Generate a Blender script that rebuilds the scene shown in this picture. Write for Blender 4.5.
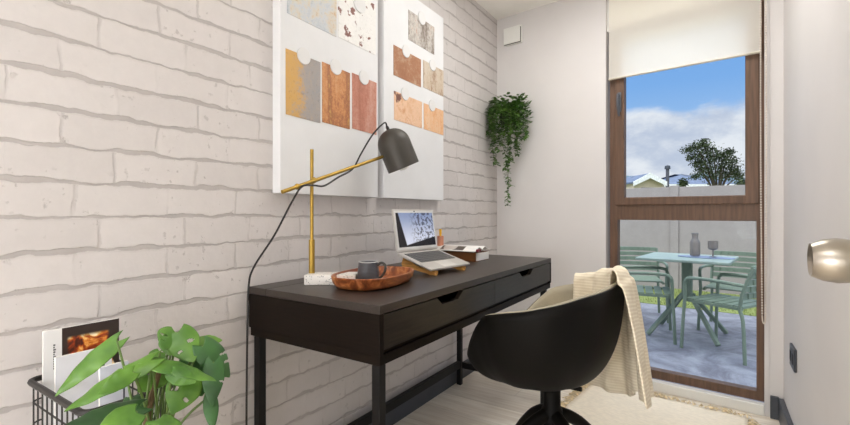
import bpy, bmesh, math, random
from mathutils import Vector, Matrix
random.seed(7)
for o in list(bpy.data.objects): bpy.data.objects.remove(o, do_unlink=True)
scn = bpy.context.scene
PI = math.pi
R = math.radians
COL = scn.collection

# ------------------------------------------------------------------ camera
cam_d = bpy.data.cameras.new('camera'); cam = bpy.data.objects.new('camera', cam_d); COL.objects.link(cam)
cam_d.sensor_width = 36; cam_d.lens = 36*440/850; cam_d.clip_start = .02; cam_d.clip_end = 500
cam.location = (0, 0, .97); cam.rotation_euler = (R(90), 0, R(33.2)); scn.camera = cam
scn.view_settings.view_transform = 'Standard'; scn.view_settings.look = 'None'
scn.view_settings.exposure = 0.0; scn.view_settings.gamma = 1; scn.view_settings.use_curve_mapping = False

# ------------------------------------------------------------------ node helpers
def lin(c):
    return tuple((v/255/12.92) if v/255 <= .04045 else ((v/255+.055)/1.055)**2.4 for v in c) + (1,)
class NT:
    def __init__(s, tree): s.t = tree; s.n = tree.nodes; s.l = tree.links
    def add(s, typ, **kw):
        n = s.n.new(typ)
        for k, v in kw.items():
            if k == 'ins':
                for kk, vv in v.items():
                    if hasattr(vv, 'is_linked') or isinstance(vv, bpy.types.NodeSocket): s.l.new(vv, n.inputs[kk])
                    else: n.inputs[kk].default_value = vv
            else: setattr(n, k, v)
        return n
    def m(s, op, a, b=0.0, c=None, clamp=False):
        n = s.n.new('ShaderNodeMath'); n.operation = op; n.use_clamp = clamp
        for i, v in enumerate([a, b] + ([c] if c is not None else [])):
            if isinstance(v, bpy.types.NodeSocket): s.l.new(v, n.inputs[i])
            else: n.inputs[i].default_value = v
        return n.outputs[0]
    def ss(s, v, a, b, lo=0., hi=1.):
        n = s.n.new('ShaderNodeMapRange'); n.interpolation_type = 'SMOOTHSTEP'
        s.l.new(v, n.inputs['Value'])
        for k, x in (('From Min', a), ('From Max', b), ('To Min', lo), ('To Max', hi)):
            if isinstance(x, bpy.types.NodeSocket): s.l.new(x, n.inputs[k])
            else: n.inputs[k].default_value = x
        return n.outputs[0]
    def mix(s, f, a, b):
        n = s.n.new('ShaderNodeMix'); n.data_type = 'RGBA'
        for i, v in ((0, f), (6, a), (7, b)):
            if isinstance(v, bpy.types.NodeSocket): s.l.new(v, n.inputs[i])
            else: n.inputs[i].default_value = v
        return n.outputs[2]
    def noise(s, vec, scale, detail=3, rough=.5, dim='3D', dist=0):
        n = s.n.new('ShaderNodeTexNoise'); n.noise_dimensions = dim
        if vec is not None: s.l.new(vec, n.inputs['Vector'])
        n.inputs['Scale'].default_value = scale; n.inputs['Detail'].default_value = detail
        n.inputs['Roughness'].default_value = rough; n.inputs['Distortion'].default_value = dist
        return n.outputs['Fac']
    def ramp(s, f, stops):
        n = s.n.new('ShaderNodeValToRGB'); s.l.new(f, n.inputs[0])
        e = n.color_ramp.elements
        while len(e) < len(stops): e.new(.5)
        for i, (p, c) in enumerate(stops): e[i].position = p; e[i].color = lin(c)
        return n.outputs[0]
def newmat(name):
    m = bpy.data.materials.new(name); m.use_nodes = True
    t = NT(m.node_tree); b = t.n['Principled BSDF']
    co = t.n.new('ShaderNodeTexCoord').outputs['Object']
    return m, t, b, co
def mat(name, c, rough=.5, metal=0., var=.06, vscale=8., bump=0., bscale=60., stretch=None, spec=.5, c2=None, **kw):
    m, t, b, co = newmat(name)
    if stretch:
        mp = t.add('ShaderNodeMapping', ins={'Vector': co, 'Scale': stretch}); co = mp.outputs[0]
    f = t.noise(co, vscale, 4)
    a = lin(c)
    if c2 is None:
        lo = tuple(max(0, v*(1-var*2)) for v in a[:3])+(1,); hi = tuple(min(1, v*(1+var*2)) for v in a[:3])+(1,)
    else: lo, hi = a, lin(c2)
    f2 = t.ss(f, .3, .7)
    t.l.new(t.mix(f2, lo, hi), b.inputs['Base Color'])
    b.inputs['Roughness'].default_value = rough; b.inputs['Metallic'].default_value = metal
    b.inputs['Specular IOR Level'].default_value = spec
    if bump:
        bn = t.add('ShaderNodeBump', ins={'Height': t.noise(co, bscale, 5), 'Strength': bump, 'Distance': .004})
        t.l.new(bn.outputs[0], b.inputs['Normal'])
    for k, v in kw.items(): b.inputs[k.replace('_', ' ')].default_value = v
    return m

# ------------------------------------------------------------------ world (sky with clouds)
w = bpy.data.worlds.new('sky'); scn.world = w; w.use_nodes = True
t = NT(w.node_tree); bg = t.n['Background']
gen = t.n.new('ShaderNodeTexCoord').outputs['Generated']
sep = t.add('ShaderNodeSeparateXYZ', ins={0: gen})
z = sep.outputs['Z']
sky = t.ramp(t.m('MULTIPLY', z, 1.0, clamp=True), [(0., (212, 226, 242)), (.10, (176, 208, 243)), (.25, (130, 180, 240)), (.5, (95, 155, 230)), (1., (60, 120, 205))])
mp = t.add('ShaderNodeMapping', ins={'Vector': gen, 'Scale': (2.2, 2.2, 4.2), 'Location': (.35, .1, .22)})
n1 = t.noise(mp.outputs[0], 1.6, 7, .55, dist=.3)
n2 = t.noise(mp.outputs[0], 4.0, 6, .6)
base = t.ss(z, .13, .27, 1.0, -.15)
dens = t.m('ADD', t.m('MULTIPLY', base, .30), n1)
cl = t.ss(dens, .60, .74)
ccol = t.mix(t.ss(n2, .35, .65), lin((196, 206, 226)), lin((240, 243, 249)))
skyc = t.mix(t.m('MULTIPLY', cl, .95), sky, ccol)
# sky brightened overhead and behind the house, outside the view, to light blind and patio
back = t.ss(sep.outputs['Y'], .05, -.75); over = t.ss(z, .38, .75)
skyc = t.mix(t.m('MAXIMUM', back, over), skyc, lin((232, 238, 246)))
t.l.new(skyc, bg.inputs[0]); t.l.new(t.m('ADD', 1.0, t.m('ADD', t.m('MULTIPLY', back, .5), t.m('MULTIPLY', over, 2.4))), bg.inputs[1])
scn.cycles.diffuse_bounces = 8; scn.cycles.max_bounces = 14

# sun: hazy, high, from over the house
sd = bpy.data.lights.new('sun', 'SUN'); sd.energy = .9; sd.angle = R(12); sd.color = (1, .96, .9)
so = bpy.data.objects.new('sun', sd); COL.objects.link(so); so.rotation_euler = (R(42), R(-12), R(-20))

# fill light for the room: added ceiling panels, none of them in view
def fill_light(loc, size, power, color):
    d = bpy.data.lights.new('panel_light', 'AREA'); d.shape = 'SQUARE'; d.size = size; d.energy = power; d.color = color
    o = bpy.data.objects.new('panel_light', d); COL.objects.link(o); o.location = loc; return o
FILL_PANELS = [((-.40, 1.85, 2.262), .7, 11.0, (1, .985, .955)), ((-.48, -.75, 2.262), .9, 7.0, (.94, .975, 1))]

# ------------------------------------------------------------------ mesh helpers
class MB:
    def __init__(s): s.b = bmesh.new()
    def box(s, lo, hi, bev=0., rot=None, seg=2):
        lo, hi = Vector(lo), Vector(hi); c = (lo+hi)/2; d = hi-lo
        g = bmesh.ops.create_cube(s.b, size=1.0); vs = g['verts']
        for v in vs: v.co = Vector((v.co.x*d.x, v.co.y*d.y, v.co.z*d.z))
        if bev:
            es = list({e for v in vs for e in v.link_edges})
            r = bmesh.ops.bevel(s.b, geom=es, offset=bev, segments=seg, affect='EDGES', profile=.5)
            vs = list({v for v in r['verts']} | {v for v in vs if v.is_valid})
        M = rot if rot else Matrix.Identity(3)
        for v in vs: v.co = M @ v.co + c
        return s
    def tube(s, pts, r, seg=10, cap=True, flat=1.0):
        pts = [Vector(p) for p in pts]; n = len(pts)
        rs = r if isinstance(r, (list, tuple)) else [r]*n
        tan = [(pts[min(i+1, n-1)]-pts[max(i-1, 0)]).normalized() for i in range(n)]
        up = Vector((0, 0, 1)) if abs(tan[0].z) < .9 else Vector((0, 1, 0))
        u = tan[0].cross(up).normalized(); rings = []
        for i in range(n):
            u = (u - tan[i]*u.dot(tan[i])).normalized(); v = tan[i].cross(u)
            rings.append([s.b.verts.new(pts[i]+(u*math.cos(2*PI*k/seg)+v*math.sin(2*PI*k/seg)*flat)*rs[i]) for k in range(seg)])
        for a, b in zip(rings, rings[1:]):
            for k in range(seg): s.b.faces.new((a[k], a[(k+1) % seg], b[(k+1) % seg], b[k]))
        if cap:
            s.b.faces.new(rings[0][::-1]); s.b.faces.new(rings[-1])
        return s
    def lathe(s, prof, c=(0, 0, 0), seg=32, rot=None, sx=1, sy=1):
        c = Vector(c); M = rot if rot else Matrix.Identity(3); rings = []
        for (r, zz) in prof:
            if r < 1e-6: rings.append([s.b.verts.new(M @ Vector((0, 0, zz))+c)])
            else: rings.append([s.b.verts.new(M @ Vector((r*sx*math.cos(2*PI*k/seg), r*sy*math.sin(2*PI*k/seg), zz))+c) for k in range(seg)])
        for a, b in zip(rings, rings[1:]):
            if len(a) == 1 and len(b) == 1: continue
            for k in range(seg):
                k2 = (k+1) % seg
                if len(a) == 1: s.b.faces.new((a[0], b[k2], b[k]))
                elif len(b) == 1: s.b.faces.new((a[k], a[k2], b[0]))
                else: s.b.faces.new((a[k], a[k2], b[k2], b[k]))
        return s
    def prism(s, poly, z0, z1, M=None):
        # poly in xy, extruded z0..z1, optional 4x4 M
        M = M or Matrix.Identity(4)
        a = [s.b.verts.new(M @ Vector((x, y, z0))) for x, y in poly]; b = [s.b.verts.new(M @ Vector((x, y, z1))) for x, y in poly]
        s.b.faces.new(a[::-1]); s.b.faces.new(b)
        for i in range(len(a)):
            j = (i+1) % len(a); s.b.faces.new((a[i], a[j], b[j], b[i]))
        return s
    def grid(s, P):
        vs = [[s.b.verts.new(p) for p in row] for row in P]
        for i in range(len(vs)-1):
            for j in range(len(vs[0])-1): s.b.faces.new((vs[i][j], vs[i+1][j], vs[i+1][j+1], vs[i][j+1]))
        return s
    def build(s, name, m, parent=None, smooth=False, loc=None, rotz=0, M=None, fix=True):
        if fix: bmesh.ops.recalc_face_normals(s.b, faces=s.b.faces[:])
        me = bpy.data.meshes.new(name); s.b.to_mesh(me); s.b.free()
        for mm in (m if isinstance(m, (list, tuple)) else [m]): me.materials.append(mm)
        if smooth:
            for p in me.polygons: p.use_smooth = True
            if smooth != 'all':
                try: me.set_sharp_from_angle(angle=R(38))
                except Exception: pass
        o = bpy.data.objects.new(name, me); COL.objects.link(o)
        if parent: o.parent = parent
        if loc is not None: o.location = loc
        if rotz: o.rotation_euler.z = rotz
        if M is not None: o.matrix_local = M
        return o
def tag(o, label, cat, group=None, kind=None):
    o['label'] = label; o['category'] = cat
    if group: o['group'] = group
    if kind: o['kind'] = kind
    return o
def struct(o): o['kind'] = 'structure'; return o
def thing(name, label, cat, loc=(0, 0, 0), rotz=0, group=None):
    o = bpy.data.objects.new(name, None); COL.objects.link(o); o.empty_display_size = .05
    o.location = loc; o.rotation_euler = (0, 0, rotz); return tag(o, label, cat, group)
def copy_tree(o, parent=None):
    c = o.copy(); COL.objects.link(c); c.parent = parent
    for ch in [x for x in bpy.data.objects if x.parent == o]: copy_tree(ch, c)
    return c
def smoothpath(P, n=8):
    P = [Vector(p) for p in P]; out = []
    for i in range(len(P)-1):
        a, b, c, d = P[max(i-1, 0)], P[i], P[i+1], P[min(i+2, len(P)-1)]
        for k in range(n):
            u = k/n
            out.append(.5*((2*b)+(c-a)*u+(2*a-5*b+4*c-d)*u*u+(3*b-a-3*c+d)*u**3))
    out.append(P[-1]); return out

# back-wall frame: t along, s outward, z up
TX, TY, NX, NY = .9945, -.1045, .1045, .9945
def B(tt, s, zz=0.): return Vector((-1.24+TX*tt+NX*s, 2.797+TY*tt+NY*s, zz))
BROT = math.atan2(TY, TX)
BM = Matrix.Translation((-1.24, 2.797, 0)) @ Matrix.Rotation(BROT, 4, 'Z')   # local x = t, y = s

# ------------------------------------------------------------------ materials
def brick_mat():
    m, t, b, co = newmat('painted_brick')
    sp = t.add('ShaderNodeSeparateXYZ', ins={0: co})
    d1 = t.noise(co, 5.5, 3); d2 = t.noise(co, 26, 3); d3 = t.noise(co, 3.1, 2)
    zz = t.m('ADD', sp.outputs['Z'], t.m('ADD', t.m('MULTIPLY', t.m('SUBTRACT', d1, .5), .012), t.m('MULTIPLY', t.m('SUBTRACT', d2, .5), .014)))
    zr = t.m('DIVIDE', t.m('ADD', zz, -.954+.081*20), .081)
    row = t.m('FLOOR', zr); fz = t.m('FRACT', zr)
    wn = t.n.new('ShaderNodeTexWhiteNoise'); wn.noise_dimensions = '1D'; t.l.new(row, wn.inputs['W'])
    half = t.m('MULTIPLY', t.m('MODULO', row, 2.), .5)
    yy = t.m('ADD', sp.outputs['Y'], t.m('MULTIPLY', t.m('SUBTRACT', t.noise(co, 17, 3), .5), .022))
    u = t.m('ADD', t.m('DIVIDE', yy, .205), t.m('ADD', half, t.m('MULTIPLY', wn.outputs['Value'], .32)))
    fu = t.m('FRACT', u); cell = t.m('ADD', t.m('FLOOR', u), t.m('MULTIPLY', row, 37.3))
    wc = t.n.new('ShaderNodeTexWhiteNoise'); wc.noise_dimensions = '1D'; t.l.new(cell, wc.inputs['W'])
    wid = t.ss(t.noise(co, 7.5, 2), .3, .7, .045, .17)
    # horizontal joint mask at bottom of each course
    hz = t.m('MULTIPLY', t.ss(fz, wid, t.m('ADD', wid, .035), 1., 0.), t.ss(fz, 0., .03))
    edge = t.m('MULTIPLY', t.ss(fz, .93, .985), t.ss(d3, .35, .6))          # ragged lower arris of the course above, its shade put into the colour
    strength = t.ss(t.noise(co, 9, 3), .38, .58)
    vt = t.m('MULTIPLY', t.ss(t.m('ABSOLUTE', t.m('SUBTRACT', fu, .5)), .478, .492), t.m('ADD', t.m('MULTIPLY', strength, .5), .08))
    pit = t.ss(t.noise(co, 55, 3, .5), .64, .70)
    pit = t.m('MULTIPLY', pit, t.ss(d1, .45, .6))
    big = t.m('MULTIPLY', t.ss(t.noise(co, 15, 5, .75), .60, .66), t.m('ADD', t.ss(fz, .25, .1), t.ss(t.m('ABSOLUTE', t.m('SUBTRACT', fu, .5)), .42, .46), clamp=True))
    mask = t.m('MAXIMUM', t.m('MULTIPLY', hz, .9), t.m('MULTIPLY', vt, .8))
    mask = t.m('MAXIMUM', mask, t.m('MAXIMUM', t.m('MULTIPLY', pit, .55), t.m('MULTIPLY', big, .8)))
    tone = t.m('ADD', t.m('MULTIPLY', wc.outputs['Value'], .3), t.m('MULTIPLY', t.noise(co, 22, 6, .75), .7))
    brick = t.mix(tone, lin((194, 189, 187)), lin((215, 210, 208)))
    mort = t.mix(t.noise(co, 20, 4), lin((158, 152, 150)), lin((186, 180, 178)))
    col = t.mix(mask, brick, mort)
    shade_line = t.m('MULTIPLY', t.m('MULTIPLY', t.ss(fz, .035, .0), t.ss(fz, 0., .006)), t.ss(d2, .45, .6))  # shadow along the joints put into the colour as a thin dark line
    col = t.mix(t.m('MULTIPLY', t.m('MAXIMUM', shade_line, t.m('MULTIPLY', edge, .35)), .32), col, lin((150, 140, 134)))
    t.l.new(col, b.inputs['Base Color']); b.inputs['Roughness'].default_value = .6
    hgt = t.m('SUBTRACT', t.m('ADD', t.m('MULTIPLY', t.noise(co, 30, 5, .6), .35), t.m('MULTIPLY', d1, .5)), mask)
    bn = t.add('ShaderNodeBump', ins={'Height': hgt, 'Strength': .5, 'Distance': .006})
    t.l.new(bn.outputs[0], b.inputs['Normal'])
    return m
M_brick = brick_mat()
M_wall = mat('plaster_white', (216, 213, 212), .7, var=.01, vscale=3, bump=.05, bscale=90)
M_ceil = mat('ceiling_paint', (242, 240, 234), .8, var=.01)
M_white = mat('white_gloss_paint', (232, 232, 228), .35, var=.01)
M_base = mat('charcoal_skirting', (62, 66, 74), .4, var=.04)
def floor_mat():
    m, t, b, co = newmat('pale_oak_planks')
    sp = t.add('ShaderNodeSeparateXYZ', ins={0: co})
    r = t.m('DIVIDE', sp.outputs['Y'], .17); row = t.m('FLOOR', r); fr = t.m('FRACT', r)
    wn = t.n.new('ShaderNodeTexWhiteNoise'); wn.noise_dimensions = '1D'; t.l.new(row, wn.inputs['W'])
    u = t.m('ADD', t.m('DIVIDE', sp.outputs['X'], 1.1), wn.outputs['Value']); fu = t.m('FRACT', u)
    wc = t.n.new('ShaderNodeTexWhiteNoise'); wc.noise_dimensions = '1D'; t.l.new(t.m('ADD', t.m('FLOOR', u), t.m('MULTIPLY', row, 7.7)), wc.inputs['W'])
    mp = t.add('ShaderNodeMapping', ins={'Vector': co, 'Scale': (2.0, 26, 1)})
    gr = t.noise(mp.outputs[0], 1.6, 6, .6, dist=.6)
    c = t.mix(t.ss(gr, .3, .7), lin((226, 214, 196)), lin((250, 242, 228)))
    c = t.mix(t.m('MULTIPLY', wc.outputs['Value'], .3), c, lin((178, 166, 150)))
    gap = t.m('MAXIMUM', t.ss(fr, .018, .0), t.ss(fu, .003, 0.))
    c = t.mix(t.m('MULTIPLY', gap, .5), c, lin((110, 100, 90)))
    t.l.new(c, b.inputs['Base Color']); b.inputs['Roughness'].default_value = .42
    return m
M_floor = floor_mat()
M_black = mat('black_brown_veneer', (38, 31, 24), .40, var=.18, vscale=6, stretch=(30, 2, 30), bump=.06, bscale=14)
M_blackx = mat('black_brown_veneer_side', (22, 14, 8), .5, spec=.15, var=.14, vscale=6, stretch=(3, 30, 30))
M_frame = mat('black_metal_legs', (17, 15, 15), .5, spec=.3, var=.08)
M_brass = mat('brushed_brass', (172, 140, 62), .4, metal=.7, var=.06, vscale=30)
M_shade = mat('charcoal_lamp_enamel', (62, 58, 52), .5, var=.04)
M_cable = mat('black_cable', (30, 27, 26), .5)
M_shell = mat('black_moulded_plastic', (9, 7, 5), .55, spec=.15, var=.05)
M_uphol = mat('khaki_grey_upholstery', (172, 163, 142), .85, var=.05, bump=.2, bscale=300)
M_alu = mat('laptop_aluminium', (196, 192, 186), .4, metal=.35, var=.02)
M_wood = mat('beech_stand', (205, 150, 78), .45, var=.12, stretch=(3, 20, 20))
M_bf = mat('brown_window_frame', (98, 72, 54), .5, var=.10, vscale=4, stretch=(18, 18, 1.5))
M_brownbox = mat('brown_book_cloth', (110, 66, 26), .5, var=.15)
M_paper = mat('white_paper', (230, 228, 224), .6, var=.01)
M_green = mat('sage_green_metal', (112, 128, 112), .45, var=.04)
M_gravelbed = mat('garden_soil', (120, 128, 80), .9, var=.2)

# ------------------------------------------------------------------ the room
XL, XR, ZC = -1.24, .276, 2.29
MB().box((XL-.10, -1.7, -.05), (XL, 2.80, ZC+.06)).build('wall_left', M_brick)
struct(bpy.data.objects['wall_left'])
fy = lambda x: 2.797 + (x+1.24)*(TY/TX)
mb = MB(); mb.prism([(XL-.1, -1.7), (XR+.1, -1.7), (XR+.1, fy(XR+.1)+.02), (XL-.1, fy(XL-.1)+.02)], -.05, 0); struct(mb.build('floor', M_floor))
mb = MB(); mb.prism([(XL-.1, -1.7), (XR+.1, -1.7), (XR+.1, fy(XR+.1)+.2), (XL-.1, fy(XL-.1)+.2)], ZC, ZC+.06); struct(mb.build('ceiling', M_ceil))
# back wall with tall opening
T0, T1, WT = .722, 1.4535, .14
mb = MB()
mb.box((-.1, 0, -.05), (T0, WT, ZC+.06)); mb.box((T1, 0, -.05), (1.65, WT, ZC+.06)); mb.box((T0, 0, 2.27), (T1, WT, ZC+.06)); mb.box((T0, 0, -.05), (T1, WT, .0))
struct(mb.build('wall_back', M_wall, M=BM))
# right wall, with the doorway the photographer stands beside
mb = MB(); mb.box((XR, .92, -.05), (XR+.1, 2.72, ZC+.06)); mb.box((XR, -1.7, -.05), (XR+.1, .02, ZC+.06)); mb.box((XR, .02, 2.0), (XR+.1, .92, ZC+.06)); struct(mb.build('wall_right', M_wall))
struct(MB().box((XL-.1, -1.8, -.05), (XR+.1, -1.7, ZC+.06)).build('wall_front', M_wall))
# skirtings
struct(MB().box((XL, -1.7, 0), (XL+.02, 2.79, .088), .003).build('baseboard_left', M_base))
mb = MB(); mb.box((.0, -.02, 0), (T0-.02, 0, .095), .003); mb.box((T1+.022, -.02, 0), (1.508, 0, .105), .003); struct(mb.build('baseboard_back', M_base, M=BM))
struct(MB().box((XR-.02, .95, 0), (XR, 2.62, .105), .003).build('baseboard_right', M_base))
# white sill and architrave strip
struct(MB().box((T0, -.012, 0), (T1, .03, .052), .004).build('trim_1', M_white, M=BM))
struct(MB().box((T1, -.004, 0), (T1+.018, .0, 2.27), .001).build('trim_2', M_wall, M=BM))

# window: fixed pane below, opening sash above
def glass_mat():
    m = bpy.data.materials.new('clear_pane'); m.use_nodes = True; t = NT(m.node_tree); t.n.clear()
    out = t.n.new('ShaderNodeOutputMaterial'); tr = t.n.new('ShaderNodeBsdfTransparent'); tr.inputs[0].default_value = (.96, .97, .97, 1)
    gl = t.n.new('ShaderNodeBsdfGlossy'); gl.inputs['Roughness'].default_value = .02
    fr = t.n.new('ShaderNodeFresnel'); fr.inputs[0].default_value = 1.06
    mx = t.n.new('ShaderNodeMixShader'); t.l.new(fr.outputs[0], mx.inputs[0]); t.l.new(tr.outputs[0], mx.inputs[1]); t.l.new(gl.outputs[0], mx.inputs[2])
    t.l.new(mx.outputs[0], out.inputs[0]); return m
M_glass = glass_mat()
win = bpy.data.objects.new('window_1', None); COL.objects.link(win); win.matrix_world = BM; struct(win)
S0, S1 = .028, .085
fl, fr_, gz0, gz1 = .735, 1.453, .055, 2.03
struct(MB().box((T0, S0, gz1), (T1, S1, 2.27)).build('trim_4', M_white, M=BM))
mb = MB()
mb.box((fl, S0, gz0), (.778, S1, gz1), .003); mb.box((1.422, S0, gz0), (fr_, S1, gz1), .003)
mb.box((fl, S0+.001, gz0-.001), (fr_, S1-.001, .100), .003); mb.box((fl, S0+.001, .928), (fr_, S1-.001, 1.022), .003); mb.box((fl, S0+.001, gz1-.04), (fr_, S1-.001, gz1), .003)
mb.build('window_frame', M_bf, win)
mb = MB()
for a, c in (((.766, S0-.012, 1.012), (.818, S1-.02, 2.02)), ((1.378, S0-.012, 1.012), (1.434, S1-.02, 2.02))): mb.box(a, c, .004)
mb.box((.766, S0-.011, 1.012), (1.434, S1-.021, 1.056), .004); mb.box((.766, S0-.011, 1.96), (1.434, S1-.021, 2.02), .004)
mb.build('window_sash', M_bf, win)
MB().box((.77, .055, .09), (1.43, .059, .935)).build('pane', M_glass, win)
MB().box((.812, .050, 1.05), (1.385, .054, 1.965)).build('pane', M_glass, win)
mb = MB().box((.782, S0-.022, 1.545), (.804, S0-.012, 1.66), .004).box((.787, S0-.05, 1.628), (.799, S0-.02, 1.645), .003).tube(smoothpath([(.793, S0-.048, 1.645), (.793, S0-.052, 1.60), (.795, S0-.046, 1.55), (.797, S0-.036, 1.52)], 5), [.007]*5+[.0075]*5+[.006]*6, 8, flat=.8)
mb.build('window_handle', mat('grey_handle', (74, 78, 86), .4), win, smooth=True)

# open door leaf at the right, only its knob reaches the frame
door = bpy.data.objects.new('door_1', None); COL.objects.link(door); struct(door)
M_door = mat('cream_door_paint', (226, 222, 210), .4, var=.01)
mb = MB().box((.192, .10, .006), (.232, .865, 1.96), .003); lf = mb.build('door_leaf', M_door, door)
MB().box((.188, .20, 1.15), (.192, .76, 1.80), .0015).build('door_panel', M_door, door)
MB().box((.188, .20, .18), (.192, .76, .80), .0015).build('door_panel', M_door, door)
M_steel = mat('brushed_nickel', (178, 170, 158), .3, metal=.95, var=.04, vscale=10)
RX = Matrix.Rotation(R(-90), 3, 'Y')    # z -> -x
kb = MB().lathe([(0, -.002), (.030, -.002), (.030, .008), (.012, .012), (.011, .022), (.024, .028), (.0290, .040), (.0305, .052), (.0285, .066), (.0235, .078), (.0225, .0795), (.0205, .078), (.018, .0755), (0, .075)], (.192, .802, .905), 40, RX)
kb.build('door_knob', M_steel, door, smooth=True)
kb = MB().lathe([(0, .0), (.030, .0), (.030, .008), (.012, .012), (.011, .030), (.0305, .052), (.022, .078), (0, .078)], (.232, .802, .905), 32, Matrix.Rotation(R(90), 3, 'Y')); kb.build('door_knob', M_steel, door, smooth=True)
for zz in (.25, 1.70): MB().tube([(.238, .10, zz), (.238, .10, zz+.08)], .008).build('hinge', M_steel, door)
mb = MB(); mb.box((XR-.012, -.03, 0), (XR+.0, .02, 2.05)); mb.box((XR-.012, .92, 0), (XR+.0, .95, 2.05)); mb.box((XR-.012, .0201, 2.0), (XR, .9199, 2.05)); struct(mb.build('trim_3', M_white))

# ceiling panels, added out of view to brighten the room
M_emit, tt_, bb_, _c = newmat('lamp_diffuser'); bb_.inputs['Emission Color'].default_value = (1, .94, .86, 1); bb_.inputs['Emission Strength'].default_value = 1.5
for i, (loc, sz, pw, colr) in enumerate(FILL_PANELS):
    th = thing('ceiling_panel_lamp', ['square white ceiling panel lamp above the desk chair', 'square white ceiling panel lamp near the door'][i], 'lamp', (loc[0], loc[1], ZC))
    MB().box((-sz/2-.01, -sz/2-.01, -.02), (sz/2+.01, sz/2+.01, 0), .003).build('lamp_housing', M_white, th)
    MB().box((-sz/2, -sz/2, -.0235), (sz/2, sz/2, -.0195)).build('diffuser', M_emit, th)
    lo = fill_light((loc[0], loc[1], ZC-.03), sz, pw, colr)

fl = thing('globe_floor_lamp', 'white globe floor lamp standing at the near end of the room', 'lamp', (-.45, -1.35, 0))  # added globe behind the camera, fills the lower room with light
M_globe, tt_, bb_, _c = newmat('opal_globe'); bb_.inputs['Emission Color'].default_value = (.95, .98, 1, 1); bb_.inputs['Emission Strength'].default_value = 29
MB().lathe([(.20*math.sin(PI*k/20), -.20*math.cos(PI*k/20)) for k in range(21)], (0, 0, .80), 32).build('lamp_globe', M_globe, fl, smooth=True)
MB().lathe([(0, 0), (.14, 0), (.14, .012), (.012, .02), (.012, .598), (0, .598)], (0, 0, 0), 28).build('lamp_stand', M_white, fl, smooth=True)

# ------------------------------------------------------------------ desk
DX0, DX1, DY0, DY1, DZ = -1.232, -.70, .862, 2.262, .735
desk = thing('writing_desk', 'long black-brown desk with two drawers standing against the white brick wall', 'desk', (DX0, DY0, 0))
W, L = DX1-DX0, DY1-DY0
M_top = mat('black_brown_top', (52, 44, 39), .38, var=.1, vscale=6, stretch=(30, 2, 30))  # lighter copy of the veneer, soft light on the top put into colour
MB().box((.085, 0, DZ-.022), (W, L, DZ), .0015).build('desk_top', M_top, desk)
MB().box((0, 0, DZ-.022), (.083, L, DZ), .0015).build('cable_flap', M_top, desk)
zb = DZ-.128
mb = MB(); mb.box((0, 0, zb), (W, .016, DZ-.0225), .001); mb.box((0, L-.016, zb), (W, L, DZ-.0225), .001); mb.box((0, .016, zb), (.014, L-.016, DZ-.0225)); mb.box((.014, .016, zb), (W-.012, L-.016, zb+.010)); mb.box((W-.30, L*.5-.008, zb+.01), (W-.018, L*.5+.008, DZ-.0225))
mb.build('desk_carcass', M_blackx, desk)
def drawer(y0, y1):
    mb = MB(); z0, z1 = zb+.012, DZ-.026
    cy = (y0+y1)/2; h = .024
    poly = [(y0, z0), (y1, z0), (y1, z1), (cy+.082, z1), (cy+.064, z1-h*.6), (cy+.050, z1-h), (cy-.050, z1-h), (cy-.064, z1-h*.6), (cy-.082, z1), (y0, z1)]
    M = Matrix(((0, 0, 1, 0), (1, 0, 0, 0), (0, 1, 0, 0), (0, 0, 0, 1)))
    mb.prism(poly, W-.017, W-.001, M)
    f = mb.build('drawer', M_black, desk)
    mb = MB(); mb.box((.10, y0+.012, zb+.014), (W-.018, y0+.02, DZ-.05)); mb.box((.10, y1-.02, zb+.014), (W-.018, y1-.012, DZ-.05)); mb.box((.10, y0+.012, zb+.014), (W-.018, y1-.012, zb+.020)); mb.box((.10, y0+.012, zb+.014), (.108, y1-.012, DZ-.05))
    mb.build('drawer_box', M_frame, f)
drawer(.019, L*.5-.0015); drawer(L*.5+.0015, L-.019)
mb = MB(); fz = zb-.026
mb.box((.004, .004, fz), (.034, L-.004, zb-.0005)); mb.box((W-.034, .004, fz), (W-.004, L-.004, zb-.0005)); mb.box((.034, .004, fz), (W-.034, .03, zb-.0005)); mb.box((.034, L-.03, fz), (W-.034, L-.004, zb-.0005))
mb.build('leg_frame', M_blackx, desk)
LW = .026
for (lx, ly) in ((.022, .003), (W-LW-.003, .003), (.022, L-LW-.062), (W-LW-.003, L-LW-.062)):
    MB().box((lx, ly, 0), (lx+LW, ly+LW, fz-.0003), .002).build('leg', M_frame, desk)
MB().box((.026, .037, .098), (.050, L-.093, .136), .002).build('stretcher', M_frame, desk)
for y in (.008, L-.088): MB().box((.0562, y, .098), (W-.0372, y+.020, .132), .002).build('stretcher', M_frame, desk)

# ------------------------------------------------------------------ canvases
def swatch_mat(name, stops, scale=14, streak=(1, 1, 1), blot=None, seed=0, grad=None):
    m, t, b, co = newmat(name)
    mp = t.add('ShaderNodeMapping', ins={'Vector': co, 'Scale': streak, 'Location': (seed, seed*1.7, seed*.6)})
    f = t.noise(mp.outputs[0], scale, 7, .68, dist=.4)
    if grad:
        gy = t.add('ShaderNodeSeparateXYZ', ins={0: co}).outputs['Y']; f = t.m('ADD', t.m('MULTIPLY', f, .62), t.m('MULTIPLY', t.ss(gy, grad[0]-.03, grad[1]+.03), .38))
    f2_ = t.noise(co, 60, 6, .8); c = t.ramp(t.ss(t.m('ADD', t.m('MULTIPLY', f, .6), t.m('MULTIPLY', f2_, .4)), .30, .70), stops)
    g = t.noise(co, 90, 4, .7); c = t.mix(t.ss(g, .55, .75, 0, .35), c, lin((95, 75, 65)))
    if blot:
        k = t.ss(t.noise(mp.outputs[0], blot[1], 5, .6), blot[2], blot[2]+.05); c = t.mix(k, c, lin(blot[0]))
    t.l.new(c, b.inputs['Base Color']); b.inputs['Roughness'].default_value = .6; return m
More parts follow.
